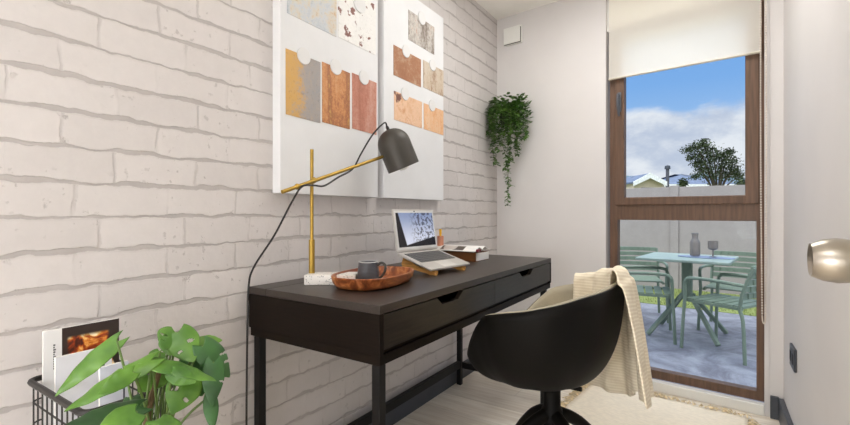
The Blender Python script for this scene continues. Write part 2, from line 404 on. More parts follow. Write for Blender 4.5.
SW = dict(
 a=swatch_mat('print_blue_grey_patina', [(0, (165, 175, 185)), (.45, (196, 200, 204)), (.75, (205, 196, 180)), (1, (190, 150, 105))], 12, seed=3),
 b=swatch_mat('print_flaked_white_paint', [(0, (222, 222, 220)), (1, (236, 234, 232))], 12, blot=((125, 82, 74), 24, .575), seed=5),
 c=swatch_mat('print_yellow_grey_rust', [(0, (205, 160, 85)), (.35, (200, 160, 100)), (.6, (165, 155, 148)), (1, (150, 150, 152))], 7, seed=1, grad=(-.23, -.08)),
 d=swatch_mat('print_orange_streaked_rust', [(0, (205, 165, 120)), (.4, (196, 135, 85)), (.7, (150, 95, 65)), (1, (205, 160, 90))], 20, (1, 1, .12), seed=2),
 e=swatch_mat('print_pink_streaked_rust', [(0, (200, 160, 145)), (.5, (185, 125, 105)), (1, (160, 100, 80))], 22, (1, 1, .10), seed=4),
 f=swatch_mat('print_peeling_grey_bark', [(0, (95, 75, 62)), (.35, (150, 140, 132)), (.7, (200, 196, 190)), (1, (165, 110, 75))], 11, (1, 1.6, .7), seed=6),
 g=swatch_mat('print_dull_brown_rust', [(0, (150, 98, 68)), (.5, (165, 118, 88)), (1, (190, 165, 140))], 14, seed=7),
 h=swatch_mat('print_grey_rust_streaks', [(0, (205, 196, 184)), (.5, (196, 180, 160)), (1, (140, 100, 75))], 18, (1, 1, .3), seed=8),
 i=swatch_mat('print_peach_flaking_paint', [(0, (212, 165, 125)), (.5, (226, 190, 160)), (1, (200, 140, 95))], 12, blot=((120, 82, 72), 9, .60), seed=9),
 j=swatch_mat('print_pale_orange_streaks', [(0, (220, 195, 170)), (.5, (224, 180, 140)), (1, (214, 145, 95))], 20, (1, 1, .16), seed=10))
M_canvas = mat('white_canvas', (222, 223, 225), .7, var=.01, bump=.1, bscale=400)
M_disc = mat('white_disc', (220, 220, 220), .6, var=.01)
def canvas(y0, y1, label, sws, discs):
    th = thing('wall_canvas', label, 'picture', (-1.2395, (y0+y1)/2, 1.034), 0, 'swatch canvases over the desk')
    yc = (y0+y1)/2; zc = 1.034
    MB().box((0, y0-yc, 0), (.0395, y1-yc, .97), .002).build('canvas', M_canvas, th)
    for (a, b_, za, zz, k) in sws:
        n = 10; P = []
        mb = MB()
        dz = .006*math.sin(a*40)
        poly = [(a-yc, za-zc), (b_-yc, za-zc-.004), (b_-yc+.001, zz-zc), (a-yc-.001, zz-zc+.003)]
        mb.prism(poly, .0396, .0412, Matrix(((0, 0, 1, 0), (1, 0, 0, 0), (0, 1, 0, 0), (0, 0, 0, 1))))
        mb.build('printed_swatch', SW[k], th)
    for (y, zz, r) in discs:
        MB().lathe([(0, 0), (r, 0), (r, .0035), (r-.001, .0042), (0, .0042)], (.0413, y-yc, zz-zc), 36, Matrix.Rotation(R(90), 3, 'Y')).build('round_pin', M_disc, th)
canvas(.957, 1.466, 'white canvas, the nearer of two, with three rust swatches above the lamp pole',
       [(.985, 1.216, 1.642, 1.85, 'a'), (1.226, 1.448, 1.642, 1.85, 'b'), (.980, 1.134, 1.300, 1.518, 'c'), (1.144, 1.290, 1.302, 1.520, 'd'), (1.304, 1.454, 1.304, 1.522, 'e')],
       [(1.055, 1.517, .029), (1.212, 1.522, .029), (1.372, 1.523, .029), (1.345, 1.815, .036), (1.10, 1.85, .03)])
canvas(1.507, 2.014, 'white canvas, the farther of two, with five small rust swatches beside the corner',
       [(1.690, 1.918, 1.785, 1.922, 'f'), (1.575, 1.795, 1.588, 1.720, 'g'), (1.816, 2.010, 1.590, 1.722, 'h'), (1.579, 1.804, 1.388, 1.514, 'i'), (1.822, 2.010, 1.384, 1.510, 'j')],
       [(1.800, 1.925, .032), (1.668, 1.722, .029), (1.900, 1.722, .029), (1.660, 1.522, .030), (1.895, 1.515, .029)])

# ------------------------------------------------------------------ desk lamp
lamp = thing('desk_lamp', 'brass desk lamp with dark dome shade on a white terrazzo base', 'lamp', (-1.058, 1.055, DZ), R(33.2))
def terrazzo():
    m, t, b, co = newmat('terrazzo'); v = t.n.new('ShaderNodeTexVoronoi'); v.inputs['Scale'].default_value = 190; t.l.new(co, v.inputs['Vector'])
    k = t.ss(v.outputs['Distance'], .34, .22); s2 = t.n.new('ShaderNodeSeparateColor'); t.l.new(v.outputs['Color'], s2.inputs[0])
    k = t.m('MULTIPLY', k, t.ss(s2.outputs[0], .5, .55)); c = t.mix(k, lin((226, 222, 216)), lin((92, 94, 96)))
    t.l.new(c, b.inputs['Base Color']); b.inputs['Roughness'].default_value = .4; return m
MB().box((-.084, -.042, 0), (.084, .042, .033), .004).build('lamp_base', terrazzo(), lamp, smooth=True)
PX, PY = -1.118, 1.020
Ml = Matrix.Rotation(R(-33.2), 3, 'Z'); lo_ = Vector((-1.058, 1.055, DZ))
def LL(x, y, zz): return Ml @ (Vector((x, y, zz))-lo_)
MB().tube([LL(PX, PY, .7682), LL(PX, PY, .88)], .0098, 16).build('pole_sleeve', M_brass, lamp, smooth=True)
MB().tube([LL(PX, PY, .88), LL(PX, PY, 1.180)], .0058, 16).build('pole', M_brass, lamp, smooth=True)
a0, a1 = Vector((-1.105, .889, 1.033)), Vector((-1.088, 1.372, 1.194))
MB().tube([LL(*a0), LL(*a1)], .0062, 14).build('arm', M_brass, lamp, smooth=True)
dr = (a1-a0).normalized()
for (pp, rr) in ((Vector((-1.110, 1.020, 1.077)), .011), (a0+dr*.06, .0095)):
    MB().lathe([(0, -rr), (rr*.6, -rr*.8), (rr, -rr*.3), (rr, rr*.3), (rr*.6, rr*.8), (0, rr)], LL(*pp), 18, Matrix.Rotation(R(90), 3, 'Y')).build('joint', M_brass, lamp, smooth=True)
# shade
st, sb = Vector((-1.080, 1.383, 1.300)), Vector((-1.041, 1.435, 1.151))
ax = (st-sb).normalized(); hgt_ = (st-sb).length
q = Vector((0, 0, 1)).rotation_difference(Ml @ ax).to_matrix()
rr = .066
prof = [(rr, 0), (rr, hgt_-rr*.95)] + [(rr*math.cos(a), hgt_-rr*.95+rr*.95*math.sin(a)) for a in [PI/2*k/10 for k in range(1, 10)]] + [(.0, hgt_)]
inner = [(rr-.003, 0), (rr-.003, hgt_-rr*.95)] + [((rr-.003)*math.cos(a), hgt_-rr*.95+(rr-.003)*.93*math.sin(a)) for a in [PI/2*k/10 for k in range(1, 10)]] + [(0, hgt_-.006)]
sh = MB().lathe(inner[::-1]+prof, LL(*sb), 44, q).build('lamp_shade', M_shade, lamp, smooth=True)
MB().lathe([(0, hgt_-.002), (.007, hgt_-.002), (.006, hgt_+.010), (.003, hgt_+.016), (0, hgt_+.016)], LL(*sb), 14, q).build('cable_gland', M_cable, lamp, smooth=True)
M_bulb = mat('frosted_bulb', (235, 235, 232), .25)
MB().lathe([(0, -.010), (.016, -.007), (.028, .004), (.032, .020), (.027, .040), (.014, .06), (.014, .09), (0, .09)], LL(*sb), 24, q).build('light_bulb', M_bulb, lamp, smooth=True)
cp = [st+ax*.012, st+Vector((0, -.025, .022)), (-1.09, 1.30, 1.268), (-1.095, 1.24, 1.19), (-1.092, 1.19, 1.128), (-1.095, 1.12, 1.093), (-1.090, 1.05, 1.060), (-1.087, 1.00, 1.058), (-1.092, .955, 1.052), (-1.10, .92, 1.0), (-1.13, .88, .90), (-1.19, .850, .80), (-1.212, .847, .735), (-1.205, .838, .60), (-1.205, .835, .35), (-1.2, .832, .12), (-1.19, .835, .01), (-1.17, .90, .0065), (-1.15, 1.1, .0065)]
MB().tube([LL(*p) for p in smoothpath(cp, 8)], .0032, 8).build('power_cord', M_cable, lamp, smooth=True)

# ------------------------------------------------------------------ tray + mug
def acacia():
    m, t, b, co = newmat('acacia_wood'); mp = t.add('ShaderNodeMapping', ins={'Vector': co, 'Scale': (3, 14, 10)})
    f = t.noise(mp.outputs[0], 2.2, 5, .6, dist=1.2); v = t.n.new('ShaderNodeTexVoronoi'); v.inputs['Scale'].default_value = 14; t.l.new(co, v.inputs['Vector'])
    c = t.ramp(f, [(0.28, (70, 34, 18)), (.45, (132, 70, 36)), (.58, (182, 112, 64)), (.75, (216, 164, 112))])
    t.l.new(c, b.inputs['Base Color']); b.inputs['Roughness'].default_value = .3; return m
M_aca = acacia()
tray = thing('wooden_tray', 'oval acacia wood tray with raised rim lying on the desk', 'tray', (-.935, 1.125, DZ), R(100))
def ov(a, b_, n=2.6, N=48):
    return [(a*math.copysign(abs(math.cos(2*PI*k/N))**(2/n), math.cos(2*PI*k/N)), b_*math.copysign(abs(math.sin(2*PI*k/N))**(2/n), math.sin(2*PI*k/N))) for k in range(N)]
mb = MB(); rings = []
for (s_, zz) in ((.74, 0), (.86, .004), (.96, .018), (1.0, .037), (.985, .039), (.955, .037), (.91, .020), (.80, .009), (.70, .007)):
    rings.append([mb.b.verts.new((x, y, zz)) for x, y in ov(.165-.115*(1-s_)*1.0, .110*s_)])
for a, c in zip(rings, rings[1:]):
    for k in range(48): mb.b.faces.new((a[k], a[(k+1) % 48], c[(k+1) % 48], c[k]))
mb.b.faces.new(rings[0][::-1]); mb.b.faces.new(rings[-1]); mb.build('tray_dish', M_aca, tray, smooth=True)
def ribbed():
    m, t, b, co = newmat('ribbed_slate_glaze'); sp = t.add('ShaderNodeSeparateXYZ', ins={0: co})
    s_ = t.m('SINE', t.m('MULTIPLY', sp.outputs['Z'], 1500.)); b.inputs['Roughness'].default_value = .35
    t.l.new(t.mix(t.ss(s_, -1, 1), lin((58, 60, 66)), lin((84, 86, 92))), b.inputs['Base Color'])
    t.l.new(t.add('ShaderNodeBump', ins={'Height': s_, 'Strength': .25, 'Distance': .001}).outputs[0], b.inputs['Normal']); return m
mug = thing('coffee_mug', 'dark slate grey ribbed mug standing in the wooden tray', 'mug', (-.945, 1.105, DZ+.0072), R(20))
MB().lathe([(0, .0), (.034, 0), (.0365, .003), (.0355, .03), (.032, .060), (.0315, .066), (.0290, .066), (.030, .055), (.033, .008), (0, .007)], (0, 0, 0), 40).build('mug_body', ribbed(), mug, smooth=True)
MB().lathe([(.0322, .0655), (.0322, .068), (.0285, .068), (.0285, .0655)], (0, 0, 0), 40).build('mug_rim', mat('pale_grey_rim', (190, 190, 190), .4), mug, smooth=True)
MB().tube(smoothpath([(.030, .0, .055), (.045, 0, .064), (.058, 0, .056), (.057, 0, .038), (.046, 0, .020), (.033, 0, .012)], 6), .0042, 10).build('mug_handle', M_shade, mug, smooth=True)

# ------------------------------------------------------------------ laptop and stand
TH, TI, SA, LWD = .116, .28, .164, .257
hv = Vector((math.sin(TH), math.cos(TH), 0)); b0 = Vector((math.cos(TH), -math.sin(TH), 0))
bv = b0*math.cos(TI)+Vector((0, 0, -math.sin(TI))); uv_ = -b0*math.sin(SA)+Vector((0, 0, math.cos(SA)))
bn_ = hv.cross(bv)*-1
if bn_.z < 0: bn_ = -bn_
un_ = uv_.cross(hv)
if un_.dot(b0) < 0: un_ = -un_
lo0 = Vector((-1.020, 1.512, .811))
lt = thing('laptop', 'open silver laptop with black bezel tilted on the wooden stand', 'laptop', (lo0.x, lo0.y, lo0.z))
def fr3(o, X, Y, Z): return Matrix(((X.x, Y.x, Z.x, o.x), (X.y, Y.y, Z.y, o.y), (X.z, Y.z, Z.z, o.z), (0, 0, 0, 1)))
MBs = fr3(Vector((0, 0, 0)), bv, hv, bn_)     # x depth toward user, y along hinge
MSc = fr3(Vector((0, 0, 0)), uv_, hv, un_)     # x up the screen
dp, shh = LWD*.69, LWD*.675
MB().box((0, -LWD/2, -.010), (dp, LWD/2, 0), .004).build('laptop_base', M_alu, lt, M=MBs)
def kb_mat():
    m, t, b, co = newmat('black_keys'); sp = t.add('ShaderNodeSeparateXYZ', ins={0: co})
    fx = t.m('FRACT', t.m('MULTIPLY', sp.outputs['X'], 1/.0157)); fy_ = t.m('FRACT', t.m('MULTIPLY', sp.outputs['Y'], 1/.0165))
    e = t.m('MAXIMUM', t.m('ABSOLUTE', t.m('SUBTRACT', fx, .5)), t.m('ABSOLUTE', t.m('SUBTRACT', fy_, .5)))
    t.l.new(t.mix(t.ss(e, .43, .49), lin((38, 38, 40)), lin((168, 166, 162))), b.inputs['Base Color']); b.inputs['Roughness'].default_value = .5; return m
MB().box((.018, -LWD*.42, 0), (.018+.0157*6, LWD*.42, .0012)).build('keyboard', kb_mat(), lt, M=MBs)
MB().box((dp*.66, -.042, 0), (dp*.965, .042, .0005)).build('trackpad', mat('trackpad_grey', (205, 202, 196), .35), lt, M=MBs)
scr = MB().box((.002, -LWD/2, -.006), (shh, LWD/2, 0), .003).build('laptop_screen', M_alu, lt, M=MSc)
MB().box((.010, -LWD/2+.005, 0), (shh-.005, LWD/2-.005, .0006)).build('bezel', mat('silver_bezel', (205, 205, 203), .4), scr)
def scr_mat():
    m, t, b, co = newmat('wallpaper_screen'); sp = t.add('ShaderNodeSeparateXYZ', ins={0: co})
    X, Y = sp.outputs['X'], sp.outputs['Y']
    skyc_ = t.mix(t.ss(X, .03, .16), lin((190, 196, 212)), lin((118, 132, 165)))
    hill = t.ss(t.m('SUBTRACT', X, t.m('ADD', .036, t.m('MULTIPLY', Y, .16))), .0, .004, 1., 0.)
    curtain = t.ss(t.m('ADD', Y, t.m('MULTIPLY', t.m('SUBTRACT', X, .1), .25)), -.088, -.083, 1., 0.)
    tree = t.m('MULTIPLY', t.ss(t.noise(co, 75, 4, .6), .50, .54), t.m('MULTIPLY', t.ss(Y, -.05, .02), t.ss(X, .02, .05)))
    c = t.mix(t.m('MULTIPLY', tree, .8), skyc_, lin((48, 46, 58))); c = t.mix(t.m('MAXIMUM', hill, curtain), c, lin((26, 24, 28)))
    t.l.new(c, b.inputs['Base Color']); t.l.new(c, b.inputs['Emission Color']); b.inputs['Emission Strength'].default_value = .45; b.inputs['Roughness'].default_value = .2; return m
MB().box((.020, -LWD/2+.014, .0006), (shh-.014, LWD/2-.012, .0011)).build('display', scr_mat(), scr)
MB().box((shh-.0095, -.004, .0006), (shh-.0055, .004, .0012)).build('webcam', M_frame, scr)
stn = thing('laptop_stand', 'pale beech folding laptop stand under the open laptop', 'stand', (lo0.x, lo0.y, DZ), TH*-1)
# local: x toward the user, y along hinge
for sy in (-1, 1):
    y = sy*.092
    zt = lambda x: (lo0.z-DZ-.0135) - x*math.tan(TI)
    M = Matrix(((1, 0, 0, 0), (0, 0, 1, 0), (0, 1, 0, 0), (0, 0, 0, 1)))
    poly = [(.005, 0), (.022, 0), (.060, .012), (.125, .004), (.135, 0), (.165, 0), (.168, zt(.168)), (.155, zt(.155)), (.10, zt(.10)), (.095, zt(.095)-.012), (.06, zt(.06)-.012), (.05, zt(.05)), (.004, zt(.004)), (-.006, .03)]
    MB().prism(poly, y-.007, y+.007, M).build('side_rail', M_wood, stn)
MB().box((.09, -.075, .006), (.105, .075, .016), .001).build('crossbar', M_wood, stn)

# ------------------------------------------------------------------ pen pot, books
pot = thing('pen_pot', 'slim coral pen pot behind the laptop against the brick wall', 'pot', (-1.166, 1.926, DZ))
MB().lathe([(0, 0), (.0165, 0), (.0165, .115), (.0145, .115), (.0145, .004), (0, .004)], (0, 0, 0), 24).build('pot_body', mat('coral_ceramic', (206, 138, 110), .5), pot, smooth=True)
mk = thing('highlighter_pen', 'yellow highlighter pen standing in the coral pot', 'pen', (-1.166, 1.926, DZ+.0045))
M_yel = mat('yellow_plastic', (245, 186, 30), .4)
MB().tube([(0, 0, 0), (0, 0, .12)], .0055, 12).build('pen_barrel', M_yel, mk, smooth=True)
MB().tube([(0, 0, .1202), (0, 0, .146)], .0065, 12).build('pen_cap', M_yel, mk, smooth=True)
bk = thing('hardback_book', 'thick brown hardback book with white page block at the far end of the desk', 'book', (-1.19, 1.885, DZ))
mb = MB().box((0, 0, 0), (.245, .135, .003)).box((0, 0, .040), (.245, .135, .043)).box((0, -.001, 0), (.245, .004, .043), .001); mb.build('book_cover', M_brownbox, bk)
MB().box((.004, .0045, .0032), (.2465, .142, .0398)).build('page_block', M_paper, bk)
mg = thing('open_magazine', 'open white magazine with a dark photo lying on the brown book', 'magazine', (-1.205, 1.865, DZ+.0432))
def mag_mat():
    m, t, b, co = newmat('magazine_spread'); sp = t.add('ShaderNodeSeparateXYZ', ins={0: co}); X, Y = sp.outputs['X'], sp.outputs['Y']
    def rect(x0, x1, y0, y1): return t.m('MULTIPLY', t.m('MULTIPLY', t.ss(X, x0, x0+.003), t.ss(X, x1, x1+.003, 1, 0)), t.m('MULTIPLY', t.ss(Y, y0, y0+.003), t.ss(Y, y1, y1+.003, 1, 0)))
    dx = t.m('SUBTRACT', X, .11); dy = t.m('SUBTRACT', Y, .046); r2 = t.m('ADD', t.m('MULTIPLY', dx, dx), t.m('MULTIPLY', dy, dy))
    c = t.mix(rect(.06, .19, .012, .080), lin((232, 230, 226)), lin((84, 74, 68))); c = t.mix(t.m('MULTIPLY', t.ss(r2, .0012, .0016, 1, 0), 1.), c, lin((200, 192, 186)))
    t.l.new(c, b.inputs['Base Color']); b.inputs['Roughness'].default_value = .5; return m
M_mag = mag_mat()
P = []
for i in range(25):
    y = .18*i/24; v = (y-.09)/.09; zz = .004+.017*math.exp(-((abs(v)-.35)/.3)**2)*(1 if abs(v) > .02 else .3)
    P.append([(x, y, zz) for x in (0, .13, .26)])
mb = MB().grid(P); 
o = mb.build('pages', M_mag, mg, smooth=True, fix=False); md = o.modifiers.new('s', 'SOLIDIFY'); md.thickness = .004; md.offset = -1
MB().box((.2605, .02, .004), (.275, .05, .016), .002).build('red_tab', mat('dark_red', (112, 34, 46), .4), mg)

# ------------------------------------------------------------------ hanging plant in the corner
M_leafd = mat('ivy_leaf', (44, 78, 30), .45, c2=(100, 138, 62), vscale=30)
M_stem = mat('plant_stem', (86, 104, 52), .6)
hpc = B(.150, -.120, 1.585)
hp = thing('hanging_plant', 'trailing green plant hanging in the corner beside the brick wall', 'plant', hpc)
MB().lathe([(0, -.045), (.045, -.045), (.058, .045), (.054, .045), (.042, -.04), (0, -.04)], (0, 0, 0), 28).build('planter', mat('dark_planter', (60, 62, 52), .6), hp, smooth=True)
bb = B(.150, 0, 1.585)-hpc
MB().tube([(0, .055, .03), bb+Vector((0, -.004, .03))], .005, 8).box(bb+Vector((-.02, -.006, 0)), bb+Vector((.02, -.001, .06))).build('wall_bracket', M_frame, hp)
vm, lm = MB(), MB()
rnd = random.Random(11)
def leaf_small(mb, p, d, up, ln, wd):
    d = d.normalized(); s_ = d.cross(up).normalized(); n = s_.cross(d)
    pts = [p, p+d*ln*.35+s_*wd*.5-n*ln*.03, p+d*ln*.75+s_*wd*.38, p+d*ln-n*ln*.12, p+d*ln*.75-s_*wd*.38, p+d*ln*.35-s_*wd*.5-n*ln*.03]
    mid = mb.b.verts.new(p+d*ln*.5+n*ln*.05); v = [mb.b.verts.new(x) for x in pts]
    for i in range(6): mb.b.faces.new((v[i], v[(i+1) % 6], mid))
vines = [(-.075, -.05, -.36, .03), (-.06, .02, -.20, .03), (.015, -.04, -.66, .00), (.0, -.06, -.40, .0), (.03, -.05, -.34, .02), (.07, -.04, -.25, .03), (.105, .0, -.17, .03), (.09, -.055, -.30, .02), (-.1, -.03, -.16, .03), (.045, -.07, -.20, .03), (-.045, -.07, -.27, .03), (.02, -.02, -.52, .01)]
for (vx, vy, vz, spd) in vines:
    vz *= .86
    P = [(vx*.3, vy*.3, .04), (vx*.8, vy*.8, .075), (vx*1.05, vy*1.2, .02), (vx*1.1+rnd.uniform(-.01, .01), vy*1.3, vz*.45), (vx*1.0+rnd.uniform(-.02, .02), vy*1.3, vz*.8), (vx*.9+.01+rnd.uniform(-.01, .01), vy*1.25, vz)]
    path = smoothpath(P, 8); vm.tube(path, .0014, 5)
    for i, p in enumerate(path[6:]):
        nn = 2 if i % 3 else 3
        for k in range(nn):
            a = rnd.uniform(0, 2*PI); d = Vector((math.cos(a), math.sin(a), rnd.uniform(-.8, .3)))
            if d.y > 0 and p.y > -.03: d.y *= -.5
            leaf_small(lm, p, d, Vector((0, 0, 1)), rnd.uniform(.022, .036), rnd.uniform(.016, .024))
for i in range(620):
    th_ = rnd.uniform(0, 2*PI); r_ = rnd.uniform(.2, 1)**.5; zz = rnd.uniform(-.10, .13)
    rr_ = .14*r_*math.sqrt(max(.1, 1-(zz/.17)**2))
    p = Vector((rr_*math.cos(th_), rr_*.72*math.sin(th_), zz)); p.y = min(p.y, .065)
    leaf_small(lm, p, Vector((math.cos(th_)+rnd.uniform(-.6, .6), math.sin(th_)+rnd.uniform(-.6, .4), rnd.uniform(-.6, .7))), Vector((0, 0, 1)), rnd.uniform(.024, .042), rnd.uniform(.018, .027))
vm.build('vines', M_stem, hp); lm.build('foliage', M_leafd, hp, fix=False)

# ------------------------------------------------------------------ vent, outlet, blind
vt = thing('air_vent', 'small white square air vent high on the wall near the corner', 'vent', B(.127, 0, 2.09), BROT)
MB().box((-.066, -.018, 0), (.066, -.0005, .115), .003).build('vent_body', M_white, vt)
MB().box((-.060, -.004, .004), (.060, .004, .108), .002, rot=Matrix.Rotation(R(4), 3, 'X')).build('vent_flap', M_white, vt, loc=(0, -.0245, .002))
mb = MB(); mb.box((-.055, -.0215, .104), (.03, -.0185, .109)); mb.box((-.062, -.0205, .001), (.062, -.0185, .005)); mb.box((.0605, -.0245, .005), (.0625, -.0185, .10)); mb.build('vent_gap', M_cable, vt)  # dark strips stand in for the shade in the gaps round the flap
ol = thing('power_outlet', 'dark grey power outlet low on the right white wall', 'outlet', (XR, 2.30, .340))
MB().box((-.010, -.06, 0), (-.0005, .06, .090), .003).build('face_plate', M_base, ol)
for y in (-.03, .03): MB().box((-.0118, y-.016, .025), (-.0102, y+.016, .065), .001).build('socket', M_frame, ol)
def blind_mat():
    m, t, b, co = newmat('cream_blind_fabric'); t.n.remove(b); out = [n for n in t.n if n.type == 'OUTPUT_MATERIAL'][0]
    d = t.n.new('ShaderNodeBsdfDiffuse'); tl = t.n.new('ShaderNodeBsdfTranslucent'); mx = t.n.new('ShaderNodeMixShader'); mx.inputs[0].default_value = .5
    c = t.mix(t.noise(co, 400, 2), lin((250, 246, 236)), lin((254, 252, 246))); t.l.new(c, d.inputs[0]); t.l.new(c, tl.inputs[0])
    t.l.new(d.outputs[0], mx.inputs[1]); t.l.new(tl.outputs[0], mx.inputs[2]); t.l.new(mx.outputs[0], out.inputs[0]); return m
bl = thing('roller_blind', 'cream fabric roller blind half lowered over the tall window', 'blind', B(1.09, 0, 0), BROT)
b0_, b1_ = .741-1.09, 1.442-1.09
mb = MB().grid([[(x, -.008, zz) for zz in (1.735, 2.22)] for x in (b0_, b1_)]); mb.build('blind_fabric', blind_mat(), bl, fix=False)
MB().tube([(b0_, -.008, 1.738), (b1_, -.008, 1.738)], .011, 12, flat=.45).build('bottom_bar', mat('cream_bar', (236, 230, 214), .5), bl, smooth=True)
MB().tube([(b0_-.01, .008, 2.235), (b1_+.01, .008, 2.235)], .02, 16).build('roller_tube', M_white, bl, smooth=True)
MB().box((b0_-.012, -.012, 2.205), (b0_-.008, .028, 2.265)).build('bracket', M_white, bl); MB().box((b1_+.012, -.012, 2.205), (b1_+.016, .028, 2.265)).build('bracket', M_white, bl)
mb = MB()
def bead_line(p0, p1, sway):
    n = int((Vector(p1)-Vector(p0)).length/.0125)
    for i in range(n):
        u = i/n; p = Vector(p0).lerp(Vector(p1), u)+Vector((sway*math.sin(PI*u), 0, 0))
        bmesh.ops.create_icosphere(mb.b, subdivisions=1, radius=.0044, matrix=Matrix.Translation(p))
    mb.tube([Vector(p0).lerp(Vector(p1), i/12)+Vector((sway*math.sin(PI*i/12), 0, 0)) for i in range(13)], .0012, 5)
cx = b1_+.006
bead_line((cx-.006, -.026, 2.21), (cx-.002, -.030, .48), -.004); bead_line((cx+.009, -.022, 2.21), (cx+.010, -.026, .48), .004)
mb.tube(smoothpath([(cx-.002, -.030, .482), (cx, -.029, .455), (cx+.005, -.028, .445), (cx+.009, -.026, .455), (cx+.010, -.024, .482)], 5), .003, 7)
mb.build('bead_chain', mat('chain_cream', (214, 204, 192), .5), bl, smooth=True)

# ------------------------------------------------------------------ rug
M_rug = mat('cream_cotton_weave', (240, 228, 206), .95, var=.03, vscale=40, bump=.5, bscale=220, stretch=(1, 3, 1))
random.seed(9)
rug = thing('fringed_rug', 'cream woven cotton rug with knotted tassel fringe by the window', 'rug', (-.255, 2.19, 0), BROT)
P = []
rnd = random.Random(5)
for i in range(33):
    row = []
    for j in range(33):
        x = -.355+.71*i/32; y = -.43+.83*j/32
        row.append((x, y, .007+.0015*math.sin(x*31+y*13)+.001*math.sin(y*47)))
    P.append(row)
o = MB().grid(P).build('rug_body', M_rug, rug, smooth=True, fix=False); md = o.modifiers.new('s', 'SOLIDIFY'); md.thickness = .006; md.offset = -1
mb = MB()
M_tas = mat('tassel_cotton', (224, 206, 170), .95, var=.12, vscale=60)
def tassel(x, y, dx, dy):
    k0 = rnd.uniform(-.35, .35); big = rnd.random() < .35
    for k in range(7 if big else 3):
        a = k0+rnd.uniform(-.7, .7); l = rnd.uniform(.035, .062) if big else rnd.uniform(.018, .04); c, s_ = math.cos(a), math.sin(a); ex, ey = dx*c-dy*s_, dx*s_+dy*c
        mb.tube(smoothpath([(x, y, .008), (x+ex*l*.5+rnd.uniform(-.006, .006), y+ey*l*.5+rnd.uniform(-.006, .006), .010+rnd.uniform(0, .010)), (x+ex*l, y+ey*l, .004)], 3), .0022, 5)
    bmesh.ops.create_icosphere(mb.b, subdivisions=1, radius=.0055 if big else .004, matrix=Matrix.Translation((x+dx*.006, y+dy*.006, .009)))
for i in range(30): tassel(-.35+.70*i/29, .40, 0, 1)
for i in range(34): tassel(-.355, -.42+.81*i/33, -1, 0)
for i in range(33): tassel(.355, -.42+.81*i/33, 1, 0)
o = mb.build('tassel_fringe', M_tas, rug); o['kind'] = 'stuff'

# ------------------------------------------------------------------ desk chair
CXc, CYc = -.422, 1.372
ch = thing('desk_chair', 'black bucket-shell swivel chair pulled up to the desk', 'chair', (CXc, CYc, 0), R(-2))
def lerpt(pts, a):
    for (x0, y0), (x1, y1) in zip(pts, pts[1:]):
        if a <= x1+1e-6:
            u = (a-x0)/(x1-x0); return y0+(y1-y0)*u
    return pts[-1][1]
RIM = [(0, .325), (40, .312), (75, .284), (100, .256), (113, .243), (120, .215), (142, .110), (160, .055), (180, .030)]
BOX = [(0, 3.2), (45, 2.7), (90, 3.0), (130, 3.4), (180, 7.)]
PLAN = [(0, 2.5), (80, 2.5), (115, 1.65), (180, 1.6)]
def shp(phi, tt, off=0.):
    a = abs(phi)*180/PI; n = lerpt(PLAN, a); c, s_ = math.cos(phi), math.sin(phi)
    ex = math.copysign(abs(c)**(2/n), c); ey = math.copysign(abs(s_)**(2/n), s_)
    rz = lerpt(RIM, a); bowl = .365; nb = lerpt(BOX, a)
    te = math.acos(max(0, 1-rz/bowl)**(nb/2)); th_ = tt*te
    g = math.sin(th_)**(2/nb); h = bowl*(1-math.cos(th_)**(2/nb))
    cb = .195 if c > 0 else .300
    x = (cb-off)*ex*g
    return Vector((x, -(.298-off)*ey*g, .450+.12*min(0, x)*max(0, 1-h/.24)+off*.9*(1-g*.85)+h))
def bowl_mesh(off, name, m, thick, toff, sub=1):
    NP, NTt = 96, 18; b = bmesh.new(); rows = []
    cen = b.verts.new((0, 0, shp(0, 0, off).z))
    for i in range(1, NTt+1): rows.append([b.verts.new(shp(-PI+2*PI*k/NP, i/NTt, off)) for k in range(NP)])
    for k in range(NP): b.faces.new((cen, rows[0][k], rows[0][(k+1) % NP]))
    for a, c in zip(rows, rows[1:]):
        for k in range(NP): b.faces.new((a[k], c[k], c[(k+1) % NP], a[(k+1) % NP]))
    mb = MB(); mb.b.free(); mb.b = b
    o = mb.build(name, m, ch, smooth='all', fix=False)
    sm = o.modifiers.new('smooth', 'SMOOTH'); sm.factor = .5; sm.iterations = 3
    md = o.modifiers.new('s', 'SOLIDIFY'); md.thickness = thick; md.offset = toff
    return o
bowl_mesh(0, 'seat_shell', M_shell, .007, 0)
bowl_mesh(.0105, 'upholstery', M_uphol, .010, 0)
MB().lathe([(0, .449), (.05, .446), (.045, .436), (.030, .425), (.026, .42), (.026, .365), (.032, .355), (.032, .285), (.02, .27), (0, .27)], (0, 0, 0), 28).build('centre_post', M_shell, ch, smooth=True)
mb = MB().box((.045, .0, .428), (.09, .012, .440), .002); mb.build('tilt_lever', M_shell, ch)
for k in range(4):
    a = R(45+90*k+8); d = Vector((math.cos(a), math.sin(a), 0))
    pts = [d*.012+Vector((0, 0, .345)), d*.10+Vector((0, 0, .300)), d*.21+Vector((0, 0, .190)), d*.285+Vector((0, 0, .075)), d*.300+Vector((0, 0, .055))]
    lg = MB().tube(smoothpath(pts, 5), [.021, .0205, .020, .020, .019, .019, .0185, .018, .018, .017, .017, .016, .016, .016, .015, .015, .0145, .014, .014, .013, .013], 12).build('star_leg', M_shell, ch, smooth=True)
    MB().tube([d*.296+Vector((0, 0, .058)), d*.296+Vector((0, 0, .012))], .008, 10).lathe([(0, 0), (.020, 0), (.020, .010), (.012, .016), (0, .016)], d*.296, 20).build('glide', M_shell, lg, smooth=True)

